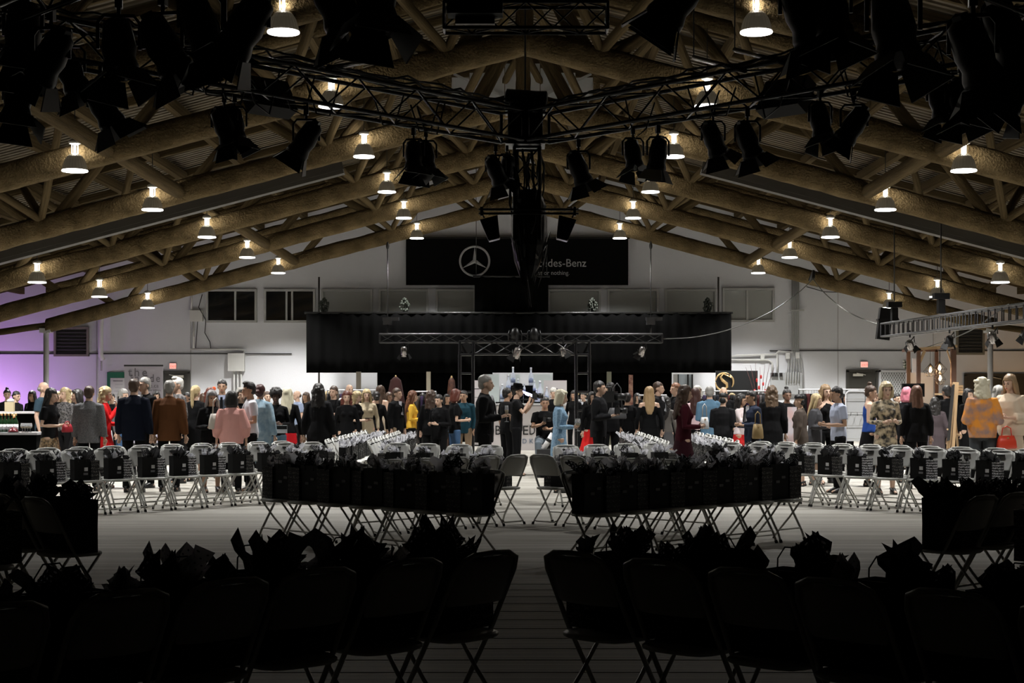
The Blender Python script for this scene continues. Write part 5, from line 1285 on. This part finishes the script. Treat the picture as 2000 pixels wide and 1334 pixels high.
#@@PART4
# ---------------------------------------------------------------- fair stalls and furniture
def boxp(px0, py0, px1, py1, d, dep):
    a = P(px0, py0, d); c = P(px1, py1, d)
    return Vector(((a.x+c.x)/2, d+dep/2, (a.z+c.z)/2)), (abs(c.x-a.x), dep, abs(a.z-c.z))
def bottle(p, h, m, cap, label_m, label, name='bottle', group=None, cat='bottle'):
    t = thing(name, label, cat, p, 0, group); r = h*.13
    part('glass_body', MB().lathe([(r*.9,0),(r,h*.03),(r,h*.52),(r*.85,h*.6),(r*.42,h*.72),(r*.36,h*.93),(r*.4,h*.94),(r*.4,h)], n=14), m, t, True)
    part('cap', MB().lathe([(r*.43,h*.88),(r*.43,h*1.005)], n=12), cap, t, True)
    if label_m: part('paper_label', MB().lathe([(r*1.02,h*.15),(r*1.02,h*.42)], n=14), label_m, t, True)
    return t
def wineglass(p, label, group=None, flute=True, s=1.0):
    t = thing('champagne_flute' if flute else 'wine_glass', label, 'glass', p, 0, group); t.scale = (s,)*3
    part('bowl', MB().lathe([(.006,.09),(.02,.11),(.026,.16),(.022,.21)] if flute else [(.006,.07),(.035,.09),(.04,.13),(.032,.17)], n=14, close=False), M_glassclear, t, True)
    part('stem', MB().lathe([(.03,0),(.028,.004),(.004,.012),(.004,.09 if flute else .07)], n=12), M_glassclear, t, True)
    part('drink', MB().lathe([(.012,.10),(.02,.115),(.023,.155)] if flute else [(.02,.08),(.03,.095),(.034,.11)], n=12), mat('sparkling_wine', (.75,.6,.3), .1, trans=.4), t, True)
    return t
M_glassclear = mat('clear_glass', (.75,.78,.8), .08, trans=.75)
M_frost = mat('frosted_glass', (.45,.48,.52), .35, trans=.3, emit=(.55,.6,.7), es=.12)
M_gold = mat('gold_metal', (.75,.52,.25), .3, .7)
# left bar
zt = .90
t = thing('bar_table', 'bar table with a black cloth at the far left', 'table', (-9.0, 27.4, 0))
part('tabletop', MB().box((-9.0,27.4,zt-.02), (1.9,.7,.04)), mat('tabletop_grey', (.35,.35,.36), .4), t, False, True)
part('tablecloth', MB().box((-9.0,27.4,zt/2-.03), (1.86,.66,zt-.04)), M_drape, t, False, True)
for k in range(6):
    p = P(1+k*7.5, 0, 27.3); p.z = zt; p.x = P(-4+k*7.0,0,27.3).x
    bottle(p, .32, mat('green_glass', (.01,.03,.012), .1), M_gold, M_print, f'green champagne bottle with white label, {ORD[k]} from the left on the bar', 'champagne_bottle', 'champagne bottles on the left bar')
for k in range(8):
    p = P(44+ (k % 4)*5, 0, 27.2+.12*(k//4)); p.z = zt
    wineglass(p, f'empty stemmed glass on the left bar, {ORD[k % 4]} from the left in the {["front","back"][k//4]} line', 'glasses on the left bar', False, .9)
t = thing('serving_dome', 'small dark red dome on the left bar', 'dome', (P(26,0,27.15).x,27.15,zt)); part('lid', MB().lathe([(.085,0),(.08,.03),(.05,.07),(.012,.085),(.012,.10)], n=18), mat('dark_red_gloss', (.10,.01,.015), .25), t, True); part('plate', MB().lathe([(.1,0),(.1,.008)], n=18), M_blk, t)
t = thing('neon_loop', 'glowing orange loop lamp among the bottles on the left bar', 'lamp', (P(28,0,27.5).x,27.5,zt))
part('tube_light', MB().tube([(-.03,0,.02),(-.035,0,.2),(-.02,0,.29),(.01,0,.29),(.03,0,.2),(.025,0,.02)], .012, 8), mat('orange_glow', (1,.4,.2), .4, emit=(1,.32,.12), es=4), t, True); part('base', MB().box((0,0,.01), (.12,.06,.02)), M_blk, t)
t = thing('back_counter', 'white-topped counter behind the left bar', 'counter', (-10.2, 33.5, 0))
part('top', MB().box((-10.0,33.5,1.16), (2.2,.6,.04)), M_cfl, t, False, True); part('front', MB().box((-10.0,33.5,.57), (2.1,.5,1.13)), M_drape, t, False, True)
t = thing('paper_bag', 'pale paper bag standing on the counter behind the bar', 'bag', (P(19,0,33.3).x,33.3,1.18)); part('bag_body', MB().box((0,0,.1), (.18,.1,.2)), mat('kraft_pale', (.5,.42,.26), .8), t); part('tissue_paper', MB().ell((.02,0,.22), .08,.05,.05), M_tw, t, True)
# roll up banner, green board
c, sz = boxp(243,714,318,868,48,.02)
t = thing('roll_up_banner', 'tall lavender-grey roll-up banner with thin lettering', 'banner', (c.x, 48, 0))
part('panel', MB().box(c, sz), M_lav, t, False, True); part('base', MB().box((c.x,48.02,.04), (sz[0]+.05,.2,.08)), M_alu, t, False, True); part('top_rail', MB().box((c.x,48,c.z+sz[2]/2), (sz[0]+.02,.04,.05)), M_alu, t, False, True)
gt = mat('thin_grey_text', (.16,.15,.18), .6)
text('the', P(250,735,47.97), .36, gt, t, spacing=1.3); text('inside', P(256,746,47.97), .33, gt, t, spacing=1.3, width=.86); text('inside.ca', P(272,757,47.97), .17, gt, t, 'web_address')
text('bespoke tailors', P(277,764,47.97), .09, gt, t, 'small_line')
c, sz = boxp(209,727,246,790,52.44,.05)
t = thing('notice_board', 'green-framed white notice board left of the roll-up banner', 'board', c); part('frame', MB().box(c, sz), M_green, t, False, True)
part('sheet', MB().box((c.x+.05,c.y-.03,c.z-.08), (sz[0]-.12,.01,sz[2]-.22)), mat('notice_sheet', (.6,.6,.58), .7), t, False, True)
for k in range(7): part('text_line', MB().box((c.x+.05+.03*(k % 2),c.y-.037,c.z+.24-.11*k), (sz[0]-.3-.07*(k % 3),.003,.018)), M_greyprint if k else M_blk, t, False, True)
# centre bar: back wall with openings, display steps, bottles, counter with letters
for k, (x0, x1, l) in enumerate(((948,975,'left'),(990,1016,'centre'),(1034,1078,'right'))):
    c, sz = boxp(x0,731,x1,850,49.5,.08)
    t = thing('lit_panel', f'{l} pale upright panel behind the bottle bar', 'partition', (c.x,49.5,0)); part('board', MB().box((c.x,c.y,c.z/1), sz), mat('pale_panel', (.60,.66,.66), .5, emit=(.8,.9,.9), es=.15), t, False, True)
    part('post', MB().box((c.x-sz[0]/2+.03,c.y-.06,(c.z+sz[2]/2)/2), (.06,.06,c.z+sz[2]/2)), M_white, t, False, True)
c, sz = boxp(1070,731,1080,850,49.3,.06)
for k, (x0, x1, y0, l) in enumerate(((1062,1107,743,'right of the bottle display'),(922,941,743,'left of the bottle display'))):
    c, sz = boxp(x0,y0,x1,866,47.6,.04)
    t = thing('sign_board', f'greyish pink upright sign board {l}', 'sign', (c.x,47.6,0)); part('board', MB().box((c.x,c.y,(c.z+sz[2]/2)/2), (sz[0],.04,c.z+sz[2]/2)), M_cfl, t, False, True)
    part('motif', MB().box((c.x,c.y-.025,c.z+sz[2]/2-.25), (.14,.004,.02)).box((c.x,c.y-.025,c.z+sz[2]/2-.5), (.3,.004,.012)), M_blk, t, False, True); part('foot', MB().box((c.x,c.y,.02), (sz[0],.3,.04)), M_blk, t, False, True)
t = thing('bar_display', 'black stepped display behind the frosted bottles', 'shelf', (.15,46.8,0))
steps = [(968,1076,785,46.5),(985,1052,768,46.9),(996,1046,753,47.2)]
for x0, x1, y0, d in steps:
    a = P(x0,y0,d); b_ = P(x1,y0,d); part('step', MB().box(((a.x+b_.x)/2,d,a.z/2), (b_.x-a.x,.34,a.z)), M_drape, t, False, True)
for k, (px, pt, pb, si) in enumerate(((1002,717,753,2),(1037,718,753,2),(993,732,768,1),(1012,740,768,1),(1044,744,768,1),(981,750,785,0),(1055,744,785,0),(1068,756,785,0),(1048,760,785,0),(1024,752,768,1))):
    d = steps[si][3]-.06; p = P(px,pb,d); p.z = P(0,steps[si][2],steps[si][3]).z+.002
    bottle(p, max(.28,(pb-pt)*d/F), M_frost, mat('silver_cap', (.6,.62,.66), .3, .4), mat('bottle_art', (.16,.2,.3), .5), ['large frosted bottle, left one of the two on the top step','large frosted bottle, right one of the two on the top step','frosted bottle left of the left large bottle, middle step','frosted bottle on the middle step, right of the left large bottle','frosted bottle on the middle step, right of the right large bottle','frosted bottle at the left end of the lowest step','tall frosted bottle on the lowest step right of the large pair','frosted bottle at the right end of the lowest step','small frosted bottle on the lowest step below the right large bottle','small frosted bottle at the centre of the middle step'][k], 'frosted_bottle', 'frosted bottles on the bar display')
t = thing('neon_sign', 'small violet-white neon strokes in front of the bottles', 'lamp', P(1032,768,46.2))
for k in range(3): part('neon_tube', MB().tube([P(1020+k*3,764+k*3,46.2),P(1034,769+k*2,46.2),P(1046+k,774+k,46.2)], .018, 6), mat('violet_glow', (.7,.7,1), .4, emit=(.55,.5,1), es=7), t, True, True)
part('base', MB().box(P(1033,780,46.26), (.5,.08,.04)), M_blk, t, False, True)
for k in (1022, 1044): part('stand', MB().cyl(P(k,769,46.25), (P(k,0,46.25).x,46.25,.0), .012, 6), M_blk, t, True, True)
c, sz = boxp(960,790,1158,873,44,.7); hgt = P(0,790,44).z
t = thing('bar_counter', 'long white bar counter with widely spaced black letters', 'counter', (c.x,44.3,0))
part('front', MB().box((c.x,44.35,hgt/2-.02), (sz[0],.66,hgt-.04)), M_cfl, t, False, True); part('top', MB().box((c.x,44.35,hgt), (sz[0]+.08,.74,.05)), M_white, t, False, True)
for k, ch in enumerate('BELVEDERE'): text(ch, P(966+k*13.4,849,44.0), .36, M_blk, t, 'letter', .006, width=.17)
for k, ch in enumerate('VODKA'): text(ch, P(992+k*13.8,866,44.0), .18, mat('grey_ink', (.15,.2,.28), .5), t, 'letter', .006)
for k in range(6):
    p = P(1118+k*6,0,44.3); p.z = hgt+.026; bottle(p, .27, M_blk, M_gold, M_print, f'small dark bottle on the white counter, {ORD[k]} from the left in its row', 'bottle', 'dark bottles on the white counter')
# pillars and dark decor under the drape
for k, (x0, x1, y0, m, lab) in enumerate(((696,705,726,mat('tan_pillar', (.16,.14,.11), .7),'tan pillar under the left part of the black drape'),(833,841,726,mat('cream_pillar', (.42,.38,.29), .7),'cream pillar left of the truss gate'),
   (1185,1194,726,mat('olive_pillar', (.13,.13,.09), .7),'olive grey pillar right of the truss gate'),(1228,1236,732,mat('rust_panel', (.09,.015,.01), .7, var=(9,(.30,.17,.12))),'narrow red and white patterned column'),(1315,1323,731,M_frame,'grey post at the right end of the backdrop'))):
    a = P(x0,y0,48.5+k*.1); b_ = P(x1,y0,48.5+k*.1)
    t = thing('pillar', lab, 'pillar', ((a.x+b_.x)/2,a.y,0)); part('shaft', MB().box(((a.x+b_.x)/2,a.y,a.z/2), (b_.x-a.x,.14,a.z)), m, t, False, True); part('base', MB().box(((a.x+b_.x)/2,a.y,.05), (b_.x-a.x+.1,.26,.1)), m, t, False, True)
t = thing('glass_partition', 'pale glass partition with dark frame right of the backdrop', 'partition', P(1340,760,50)); c, sz = boxp(1324,731,1352,866,50,.03)
part('pane', MB().box((c.x,c.y,c.z), sz), mat('pale_pane', (.30,.34,.37), .2), t, False, True)
for q in (-1,0.4,1): part('frame_bar', MB().box((c.x+q*sz[0]/2,c.y,c.z), (.05,.06,sz[2])), M_blk, t, False, True)
for px, py, w_, m, lab in ((773,736,.32,mat('dark_red_fabric', (.028,.004,.003), .9),'dark red peaked cloth display left of the cream pillar'),(882,737,.17,mat('copper_figure', (.09,.03,.012), .6, var=(10,(.03,.008,.005))),'copper-coloured figure-like display left of the gate')):
    p = P(px,py,47); t = thing('cloth_display', lab, 'display', (p.x,47,0)); mb = MB(); n = 18; rings = []
    for u in (0,.2,.5,.7,.85,.95,1):
        rr = w_*(1.5-1.15*u)*(1 if u < .99 else .2)+.02; rings.append([Vector((rr*(1+.12*math.sin(k*2.1+u*7))*math.cos(6.2832*k/n), rr*.6*(1+.12*math.sin(k*2.1))*math.sin(6.2832*k/n), p.z*u)) for k in range(n)])
    part('cloth', mb.ring_loft(rings), m, t, True); part('finial', MB().ell((0,0,p.z), .03,.03,.05), M_gold, t, True)
# clothing racks
GCOL = [K, (.02,.02,.022), (.012,.014,.02), (.05,.012,.012), (.06,.05,.04), (.1,.09,.09), K, (.03,.02,.05)]
def garment_mesh(long_):
    mb = MB(); L = 1.0 if long_ else .72; n = 16; rings = []
    for z, ry, rx in ((-L,.20,.045),(-L*.6,.19,.05),(-.3,.19,.05),(-.12,.215,.045),(-.05,.17,.035),(-.02,.07,.03)):
        rings.append([Vector((rx*(1+.3*math.sin(k*2.3+z*5))*math.cos(6.2832*k/n), ry*math.sin(6.2832*k/n), z)) for k in range(n)])
    return mb.ring_loft(rings).mesh('cloth', [M_rub], True)
GM = [garment_mesh(False), garment_mesh(True)]
HG_ = MB().tube([(0,-.2,-.09),(0,0,-.02),(0,.2,-.09)], .006, 6).tube([(0,0,-.02),(0,0,.03),(0,.02,.05),(0,.0,.065)], .003, 5).mesh('hanger', [M_alu], True)
def rack(px0, px1, py, d, n, lab, glab, face=0):
    a = P(px0,py,d); b_ = P(px1,py,d); t = thing('clothing_rack', lab, 'rack', ((a.x+b_.x)/2,d,0))
    part('rail', MB().cyl(a, b_, .016, 8), M_white, t, True, True)
    for q in (a, b_): part('upright', MB().cyl((q.x,d,.03), q, .016, 8), M_blk, t, True, True); part('foot', MB().box((q.x,d,.03), (.05,.5,.04)), M_blk, t, False, True)
    for k in range(n):
        x = a.x+(b_.x-a.x)*(k+.6)/(n+.3); g = thing('hanging_garment', f'{ORD[k]} from the left, '+glab, 'garment', (x,d,a.z-.07), R.uniform(-.25,.25), 'garments on the '+lab.split(' ')[0]+' '+lab.split(' ', 1)[1])
        q = ob('cloth', GM[k % 3 == 1], g); set_mat(q, cm(R.choice(GCOL))); ob('hanger', HG_, g)
rack(806,852,765,33.5,9,'clothing rack with dark clothes right of the yellow blouse','dark garment on the rack left of the truss gate')
rack(1248,1302,772,34,10,'clothing rack behind the off-shoulder dress','dark garment on the rack behind the off-shoulder dress')
rack(1372,1500,764,37,24,'long clothing rack below the black logo sign','dark garment on the long rack below the logo sign')
rack(1560,1692,761,35.5,24,'long clothing rack left of the right exit door','dark garment on the rack left of the right door')
rack(640,735,762,39,16,'clothing rack far behind the black leather jacket','dark garment on the far left rack')
# black sign with gold monogram
c, sz = boxp(1398,724,1478,874.8,46,.06)
t = thing('logo_sign', 'black display wall with a gold ring and curved stroke', 'sign', (c.x,46,0)); part('board', MB().box((c.x,c.y,c.z), sz), mat('black_panel', (.008,.009,.010), .4), t, False, True); part('edge', MB().box((c.x+sz[0]/2,c.y,c.z), (.05,.1,sz[2])), M_blk, t, False, True)
cc = P(1415,746,45.95); rr = 17.5*46/F
for g0, g1 in ((60,178),(182,300),(-35,50)):
    pts = [cc+Vector((rr*math.cos(rad(a)),0,rr*math.sin(rad(a)))) for a in range(g0, g1+1, 6)]
    part('gold_ring', MB().tube(pts, [.012+.014*math.sin(math.pi*i/(len(pts)-1)) for i in range(len(pts))], 8), M_gold, t, True, True)
part('gold_curve', MB().tube([cc+Vector(v)*rr for v in ((.62,0,.85),(.75,0,.45),(.55,0,.6),(-.1,0,.9),(-.45,0,.55),(-.2,0,.15),(.25,0,-.2),(.3,0,-.55),(.0,0,-.85),(-.4,0,-.8))], [.01,.03,.02,.018,.03,.045,.045,.035,.025,.01], 8), M_gold, t, True, True)
t = thing('branch_arrangement', 'bare reddish branches with red ornaments beside the logo sign', 'plant', (P(1484,0,45.5).x,45.5,0)); bx = t.location.x
part('vase', MB().lathe([(.08,0),(.1,.3),(.06,.8),(.07,.9)], n=14), M_white, t, True)
for k in range(7):
    a = -.5+k*.17; part('branch', MB().tube([(0,0,.85),(a*.3,0,1.5),(a*.55,0,1.95),(a*.8,0,2.3+.06*(k % 3))], [.012,.01,.008,.004], 5), mat('branch_brown', (.06,.015,.012), .7), t, True)
for k in range(6): part('ornament', MB().ell((-.15+.06*k,-.03,1.62+.1*((k*3) % 5)), .03,.03,.06), mat('ornament_red', (.35,.01,.01), .5), t, True)
# white grid stand, boards, screen, easel, booth
c, sz = boxp(1652,764,1692,872,30.5,.03); t = thing('grid_panel', 'white wire grid display panel right of the light blue polo', 'panel', (c.x,30.5,0)); t['category'] = 'display'
part('frame', MB().tube([(c.x-sz[0]/2,30.5,.0),(c.x-sz[0]/2,30.5,c.z+sz[2]/2-.05),(c.x-sz[0]/2+.05,30.5,c.z+sz[2]/2),(c.x+sz[0]/2-.05,30.5,c.z+sz[2]/2),(c.x+sz[0]/2,30.5,c.z+sz[2]/2-.05),(c.x+sz[0]/2,30.5,0)], .015, 6), M_white, t, True, True)
part('sheet', MB().box((c.x,30.53,c.z+.05), (sz[0]-.04,.01,sz[2]-.1)), mat('grid_sheet', (.45,.46,.47), .6), t, False, True)
for k in range(6): part('grid_wire', MB().cyl((c.x-sz[0]/2,30.48,.2+k*.25),(c.x+sz[0]/2,30.48,.2+k*.25),.006,5), M_frame, t, True, True)
for k in range(3): part('hook', MB().cyl((c.x-.1+k*.12,30.48,1.2),(c.x-.14+k*.12,30.3,1.14),.006,5), M_blk, t, True, True)
for x0, x1, y0, d, m, lab in ((1538,1556,795,28.4,mat('art_pale', (.55,.6,.66), .6, var=(3,(.62,.42,.40))),'tall pale canvas leaning behind the lit right rows'),(1529,1538,824,28.2,M_white,'narrow white board beside the pale canvas')):
    c, sz = boxp(x0,y0,x1,878,d,.04); t = thing('canvas', lab, 'canvas', (c.x,d,0)); part('face', MB().box((c.x,d,(c.z+sz[2]/2)/2), (sz[0],.03,c.z+sz[2]/2)), m, t, False, True); part('stretcher', MB().box((c.x,d+.03,(c.z+sz[2]/2)/2), (sz[0]-.05,.02,c.z+sz[2]/2-.05)), M_lwood, t, False, True)
c, sz = boxp(1762,749,1806,775,33,.06); t = thing('screen', 'black flat screen on a stand behind the pink hair', 'screen', (c.x,33,0)); part('housing', MB().box(c, sz), M_blk, t, False, True); part('display', MB().box((c.x,33-.005,c.z), (sz[0]-.05,.01,sz[2]-.05)), M_glass, t, False, True); part('pole', MB().cyl((c.x,33.04,0),(c.x,33.04,c.z),.025,8), M_blk, t, True, True); part('base', MB().box((c.x,33.04,.02), (.5,.4,.04)), M_blk, t, False, True)
d = 27.6; t = thing('easel', 'light wooden A-frame easel in front of the orange shawl', 'easel', (P(1862,0,d).x,d,0)); f0 = P(1866,747,d); 
for px in (1838,1849): part('front_leg', MB().bar((P(px,0,d).x,d-.25,0.02), f0+Vector(((px-1843)*.004,0,0)), .05,.07,(0,1,0)), M_lwood, t, False, True)
part('rear_leg', MB().bar((P(1888,0,d).x,d+.35,0.02), P(1862,778,d), .03,.035,(0,1,0)), M_lwood, t, False, True); part('crossbar', MB().bar(P(1846,838,d)+Vector((0,-.15,0)), P(1884,852,d)+Vector((0,.2,0)), .025,.03,(0,1,0)), M_lwood, t, False, True)
part('board', MB().bar(P(1846,860,d)+Vector((0,-.2,0)), P(1861,752,d)+Vector((0,-.02,0)), .02,.13,(0,1,0)), mat('chalkboard', (.012,.011,.01), .6), t, False, True)
d = 41.0; t = thing('timber_booth', 'open dark timber booth frame with a pale header beam', 'booth', (P(1828,0,d).x,d,0)); zb = P(0,681,d).z
for px, w_ in ((1794,.09),(1862,.13)): part('post', MB().box((P(px,0,d).x,d,zb/2), (w_,.1,zb)), M_wood, t, False, True)
for px, w_ in ((1800,.09),(1857,.09)): part('rear_post', MB().box((P(px,0,d).x+.05,d+1.6,zb/2), (w_,.1,zb)), M_wood, t, False, True)
part('header_beam', MB().bar(P(1791,682,d), P(1869,676,d), .1,.07), M_lwood, t, False, True); part('rear_beam', MB().bar((P(1794,0,d).x,d+1.6,zb), (P(1862,0,d).x,d+1.6,zb), .1,.07), M_wood, t, False, True)
for q in (P(1794,682,d), P(1862,677,d)): part('side_beam', MB().bar(q, q+Vector((0,1.6,0)), .08,.07), M_wood, t, False, True)
part('brace', MB().bar(P(1795,711,d), P(1806,685,d), .06,.07,(0,1,0)), M_lwood, t, False, True); part('brace', MB().bar(P(1858,709,d), P(1849,682,d), .03,.04,(0,1,0)), M_lwood, t, False, True)
part('back_board', MB().box((P(1828,0,d).x,d+1.66,1.15), (.72,.03,1.9)), M_white, t, False, True)
for k, (px, py, r_, lab) in enumerate(((1817,722,.17,'wide low wire cage pendant with an amber bulb, left'),(1835,718,.19,'larger wire cage pendant with an amber bulb, upper right'),(1836,738,.15,'lower wire cage pendant with an amber bulb hanging below'))):
    p = P(px,py,d+.25); t = thing('pendant_lamp', lab, 'lamp', p, 0, 'cage pendants in the timber booth')
    part('bulb', MB().lathe([(.012,.07),(.03,.04),(.045,-.02),(.03,-.06),(.008,-.07)], n=12), M_bulb, t, True); part('socket', MB().cyl((0,0,.07),(0,0,.13),.022,8), M_gold, t, True); part('cord', MB().cyl((0,0,.13),(0,0,zb-p.z-.03),.006,5), M_cable, t, True)
    mb = MB(); n = 6; tp = Vector((0,0,.16)); A_ = [Vector((r_*math.cos(6.2832*i/n), r_*math.sin(6.2832*i/n), -.04)) for i in range(n)]; B_ = [Vector((r_*.5*math.cos(6.2832*i/n), r_*.5*math.sin(6.2832*i/n), -.17)) for i in range(n)]
    for i in range(n):
        for u_, v_ in ((tp,A_[i]),(A_[i],A_[(i+1)%n]),(A_[i],B_[i]),(B_[i],B_[(i+1)%n])): mb.cyl(u_, v_, .006, 5)
    w_ = part('wire_cage', mb, M_cable, t, True); w_['kind'] = 'stuff'
    L = light('bulb_light', 'POINT', (0,0,-.1), 5, (1,.6,.3), None, shadow_soft_size=.04); L.parent = t
t = thing('wooden_crate', 'small stamped wooden crate beside the timber booth post', 'crate', P(1873,768,33)); c, sz = boxp(1866,752,1881,768,33,.3)
for k in range(3): part('plank', MB().box((c.x,33,c.z-sz[2]/2+.03+k*sz[2]/3), (sz[0],.02,sz[2]/3-.01)), M_lwood, t, False, True)
part('inner', MB().box((c.x,33.16,c.z-.01), (sz[0]-.02,.28,sz[2]-.02)), M_wood, t, False, True); 
t2 = thing('display_table', 'table with dark cloth under the wooden crate', 'table', (c.x+.1,33.2,0)); zz_ = c.z-sz[2]/2; part('cloth', MB().box((c.x+.1,33.2,zz_/2-.02), (.9,.6,zz_-.05)), M_drape, t2, False, True); part('top', MB().box((c.x+.1,33.2,zz_-.02), (.94,.64,.035)), M_lwood, t2, False, True)
c, sz = boxp(1782,700,1790,866,43.5,.03); t = thing('roll_up_banner', 'narrow white banner edge left of the timber booth', 'banner', (c.x,43.5,0)); part('panel', MB().box(c, sz), M_white, t, False, True); part('base', MB().box((c.x,43.5,.03), (sz[0],.2,.06)), M_alu, t, False, True)
t = thing('wall_ornament', 'small green and white leaf ornament above the lattice', 'decoration', P(1768,712,YB-.05))
for k in range(6): part('leaf', MB().ell(P(1768+(k%2*2-1)*2.2,705+k*2.8,YB-.06), .05,.02,.04,8,6), mat('leaf_green' if k % 2 else 'petal_white', (.03,.07,.02) if k % 2 else (.5,.5,.45), .6), t, True, True)
# things people hold or carry
wineglass(hand(hAO,'hold',-1,(0,0,-.10)), 'champagne flute in the hand of the tall grey-haired man', None, True, 1.15)
wineglass(hand(hAT,'both',-1,(0,0,-.09)), 'stemmed glass held by the woman in light blue lace', None, False, 1.15)
wineglass(hand(hL,'hold',-1,(0,0,-.10)), 'glass held by the grey-haired man facing the navy suit', None, False, 1.1)
def camera_prop(p, rz, label, s=1.0):
    t = thing('camera', label, 'camera', p, rz); t.scale = (s,)*3
    part('camera_body', MB().box((0,0,0), (.14,.06,.10)).box((0,0,.06), (.05,.05,.04)), M_blk, t); part('lens', MB().lathe([(.036,0),(.038,.07),(.045,.08),(.045,.15)], n=14), M_blk, t, True).rotation_euler = (rad(90),0,0); part('grip', MB().box((-.06,-.02,0), (.03,.06,.10)), M_rub, t)
    return t
camera_prop(hand(hAQ,'camera',-1,(.05,-.07,.02)), rad(85), 'black camera raised by the photographer in the hat', 1.15)
camera_prop(hand(hAR,'sit',-1,(.04,-.03,.04)), rad(30), 'camera held by the seated man', .9)
camera_prop(hand(hAW,'hold',-1,(.02,-.02,.06)), rad(75), 'camera in the hands of the young man in black jacket', 1.1)
def handbag(p, rz, m, label, w_=.3, h_=.22, d_=.12, hl=.16, nm='handbag'):
    t = thing(nm, label, 'bag', p, rz); mb = MB(); mb.ring_loft([[Vector((x*w_/2*k,y*d_/2*kk,z)) for x,y in ((-1,-.7),(-.8,-1),(.8,-1),(1,-.7),(1,.7),(.8,1),(-.8,1),(-1,.7))] for z,k,kk in ((0,.9,.9),(.02,1,1),(h_*.6,.92,.8),(h_,.78,.3))])
    part('bag_body', mb, m, t, True); part('strap', MB().tube([(-w_*.28,0,h_*.95),(-w_*.22,0,h_+hl*.8),(0,0,h_+hl),(w_*.22,0,h_+hl*.8),(w_*.28,0,h_*.95)], .009, 6), m, t, True); part('clasp', MB().box((0,-d_*.3,h_*.82), (.03,.02,.02)), M_gold, t)
    return t
handbag(P(422,838,24.95), 1.0, mat('cream_leather', (.50,.46,.40), .5), 'cream handbag hanging by the pink cape', .27,.24,.11,.24)
handbag(hand(hBZ,'both',1,(.1,-.04,-.46)), .2, mat('red_leather', (.60,.05,.02), .4), 'bright red-orange handbag of the woman in the cream cape', .30,.2,.14,.14)
handbag(hand(hE,'both',-1,(0,-.05,-.13)), 1.2, mat('dark_red_leather', (.30,.01,.02), .45), 'dark red purse held by the woman in the leopard skirt', .22,.13,.08,.04)
handbag(P(1376,838,27.0), .4, mat('white_tote', (.42,.42,.42), .7), 'pale tote beside the pink blouse', .15,.2,.07,.22)
handbag(P(1480,857,26.2), .2, mat('tan_canvas', (.22,.15,.06), .8), 'tan bag hanging by the navy suit with lanyard', .17,.24,.12,.2)
handbag(P(1205,818,29.4), .3, mat('grey_shoulder_bag', (.045,.045,.047), .7), 'grey shoulder bag of the man with the video camera', .34,.2,.16,.45)
t = thing('phone', 'black phone held up by the woman in red', 'phone', hand(hI,'face',-1,(0,-.04,.02)), rad(100)); part('case', MB().box((0,0,0), (.08,.012,.15)), M_blk, t); part('screen_glass', MB().box((0,.008,0), (.072,.004,.14)), M_glass, t)
t = thing('paper_cup', 'small white cup held by the woman in yellow', 'cup', hand(hAJ,'both',-1,(0,-.02,-.03))); part('cup', MB().lathe([(.028,0),(.038,.1),(.035,.1),(.026,.01)], n=14), M_print, t, True); part('lid', MB().lathe([(.04,.1),(.036,.112)], n=14), M_white, t, True)
t = thing('phone', 'phone held low by the blonde in the plaid skirt', 'phone', hand(hAE,'both',-1,(0,-.02,.03)), rad(70)); part('case', MB().box((0,0,0), (.08,.15,.012)), M_blk, t); part('screen_glass', MB().box((0,0,.008), (.072,.14,.004)), M_glass, t)
t = thing('clutch_bag', 'white and black clutch held by the woman with the afro', 'bag', hand(hX,'both',1,(.05,-.02,-.10)), .1); part('bag_body', MB().box((0,0,0), (.2,.05,.13)), M_white, t); part('flap', MB().box((0,-.03,.03), (.2,.01,.06)), M_blk, t)
t = thing('video_camera', 'large black shoulder video camera right of the gate', 'camera', P(1183,775,28.6), rad(60)); part('camera_body', MB().box((0,0,0), (.16,.4,.2)), M_blk, t); part('lens', MB().cyl((0,-.2,0),(0,-.4,0),.06,12), M_can, t, True); part('viewfinder', MB().box((.12,-.1,.06), (.12,.08,.07)), M_rub, t); part('top_handle', MB().tube([(0,.1,.1),(0,.1,.17),(0,-.12,.17),(0,-.12,.1)],.012,6), M_blk, t, True)
seat_z = hAR.location.z+.80*hAR.scale[0]
t = thing('stool', 'black stool under the seated man', 'stool', (hAR.location.x, hAR.location.y, 0)); part('seat', MB().lathe([(.17,seat_z-.05),(.18,seat_z-.02),(.17,seat_z)], n=18), M_blk, t, True)
for k in range(4): a = k*1.571+.78; part('leg', MB().cyl((.2*math.cos(a),.2*math.sin(a),0),(.12*math.cos(a),.12*math.sin(a),seat_z-.04),.014,6), M_alu, t, True)
t = thing('camera_backpack', 'black camera backpack with a white-banded long lens on top', 'bag', (P(1066,0,30).x,29.9,0)); part('bag_body', MB().box((0,0,.26), (.34,.26,.52)).box((0,-.15,.2), (.26,.06,.3)), mat('nylon_black', (.012,.012,.013), .8), t)
mb = MB().tube([(-.05,-.05,.52),(.16,-.08,.86)], .05, 12); part('long_lens', mb, M_white, t, True); part('lens_hood', MB().tube([(.13,-.08,.82),(.2,-.09,.93)], .06, 12), M_blk, t, True); part('lens_band', MB().tube([(.04,-.065,.665),(.07,-.07,.715)], .053, 12), M_blk, t, True)
for k in range(7): a = k*.9; part('hair_flower_petal', MB().ell((.06+.02*math.cos(a),-.035,1.74+.022*math.sin(a)), .022,.012,.02,8,6), mat('petal_orange', (.85,.13,.03), .6), hFL, True)
#@@END
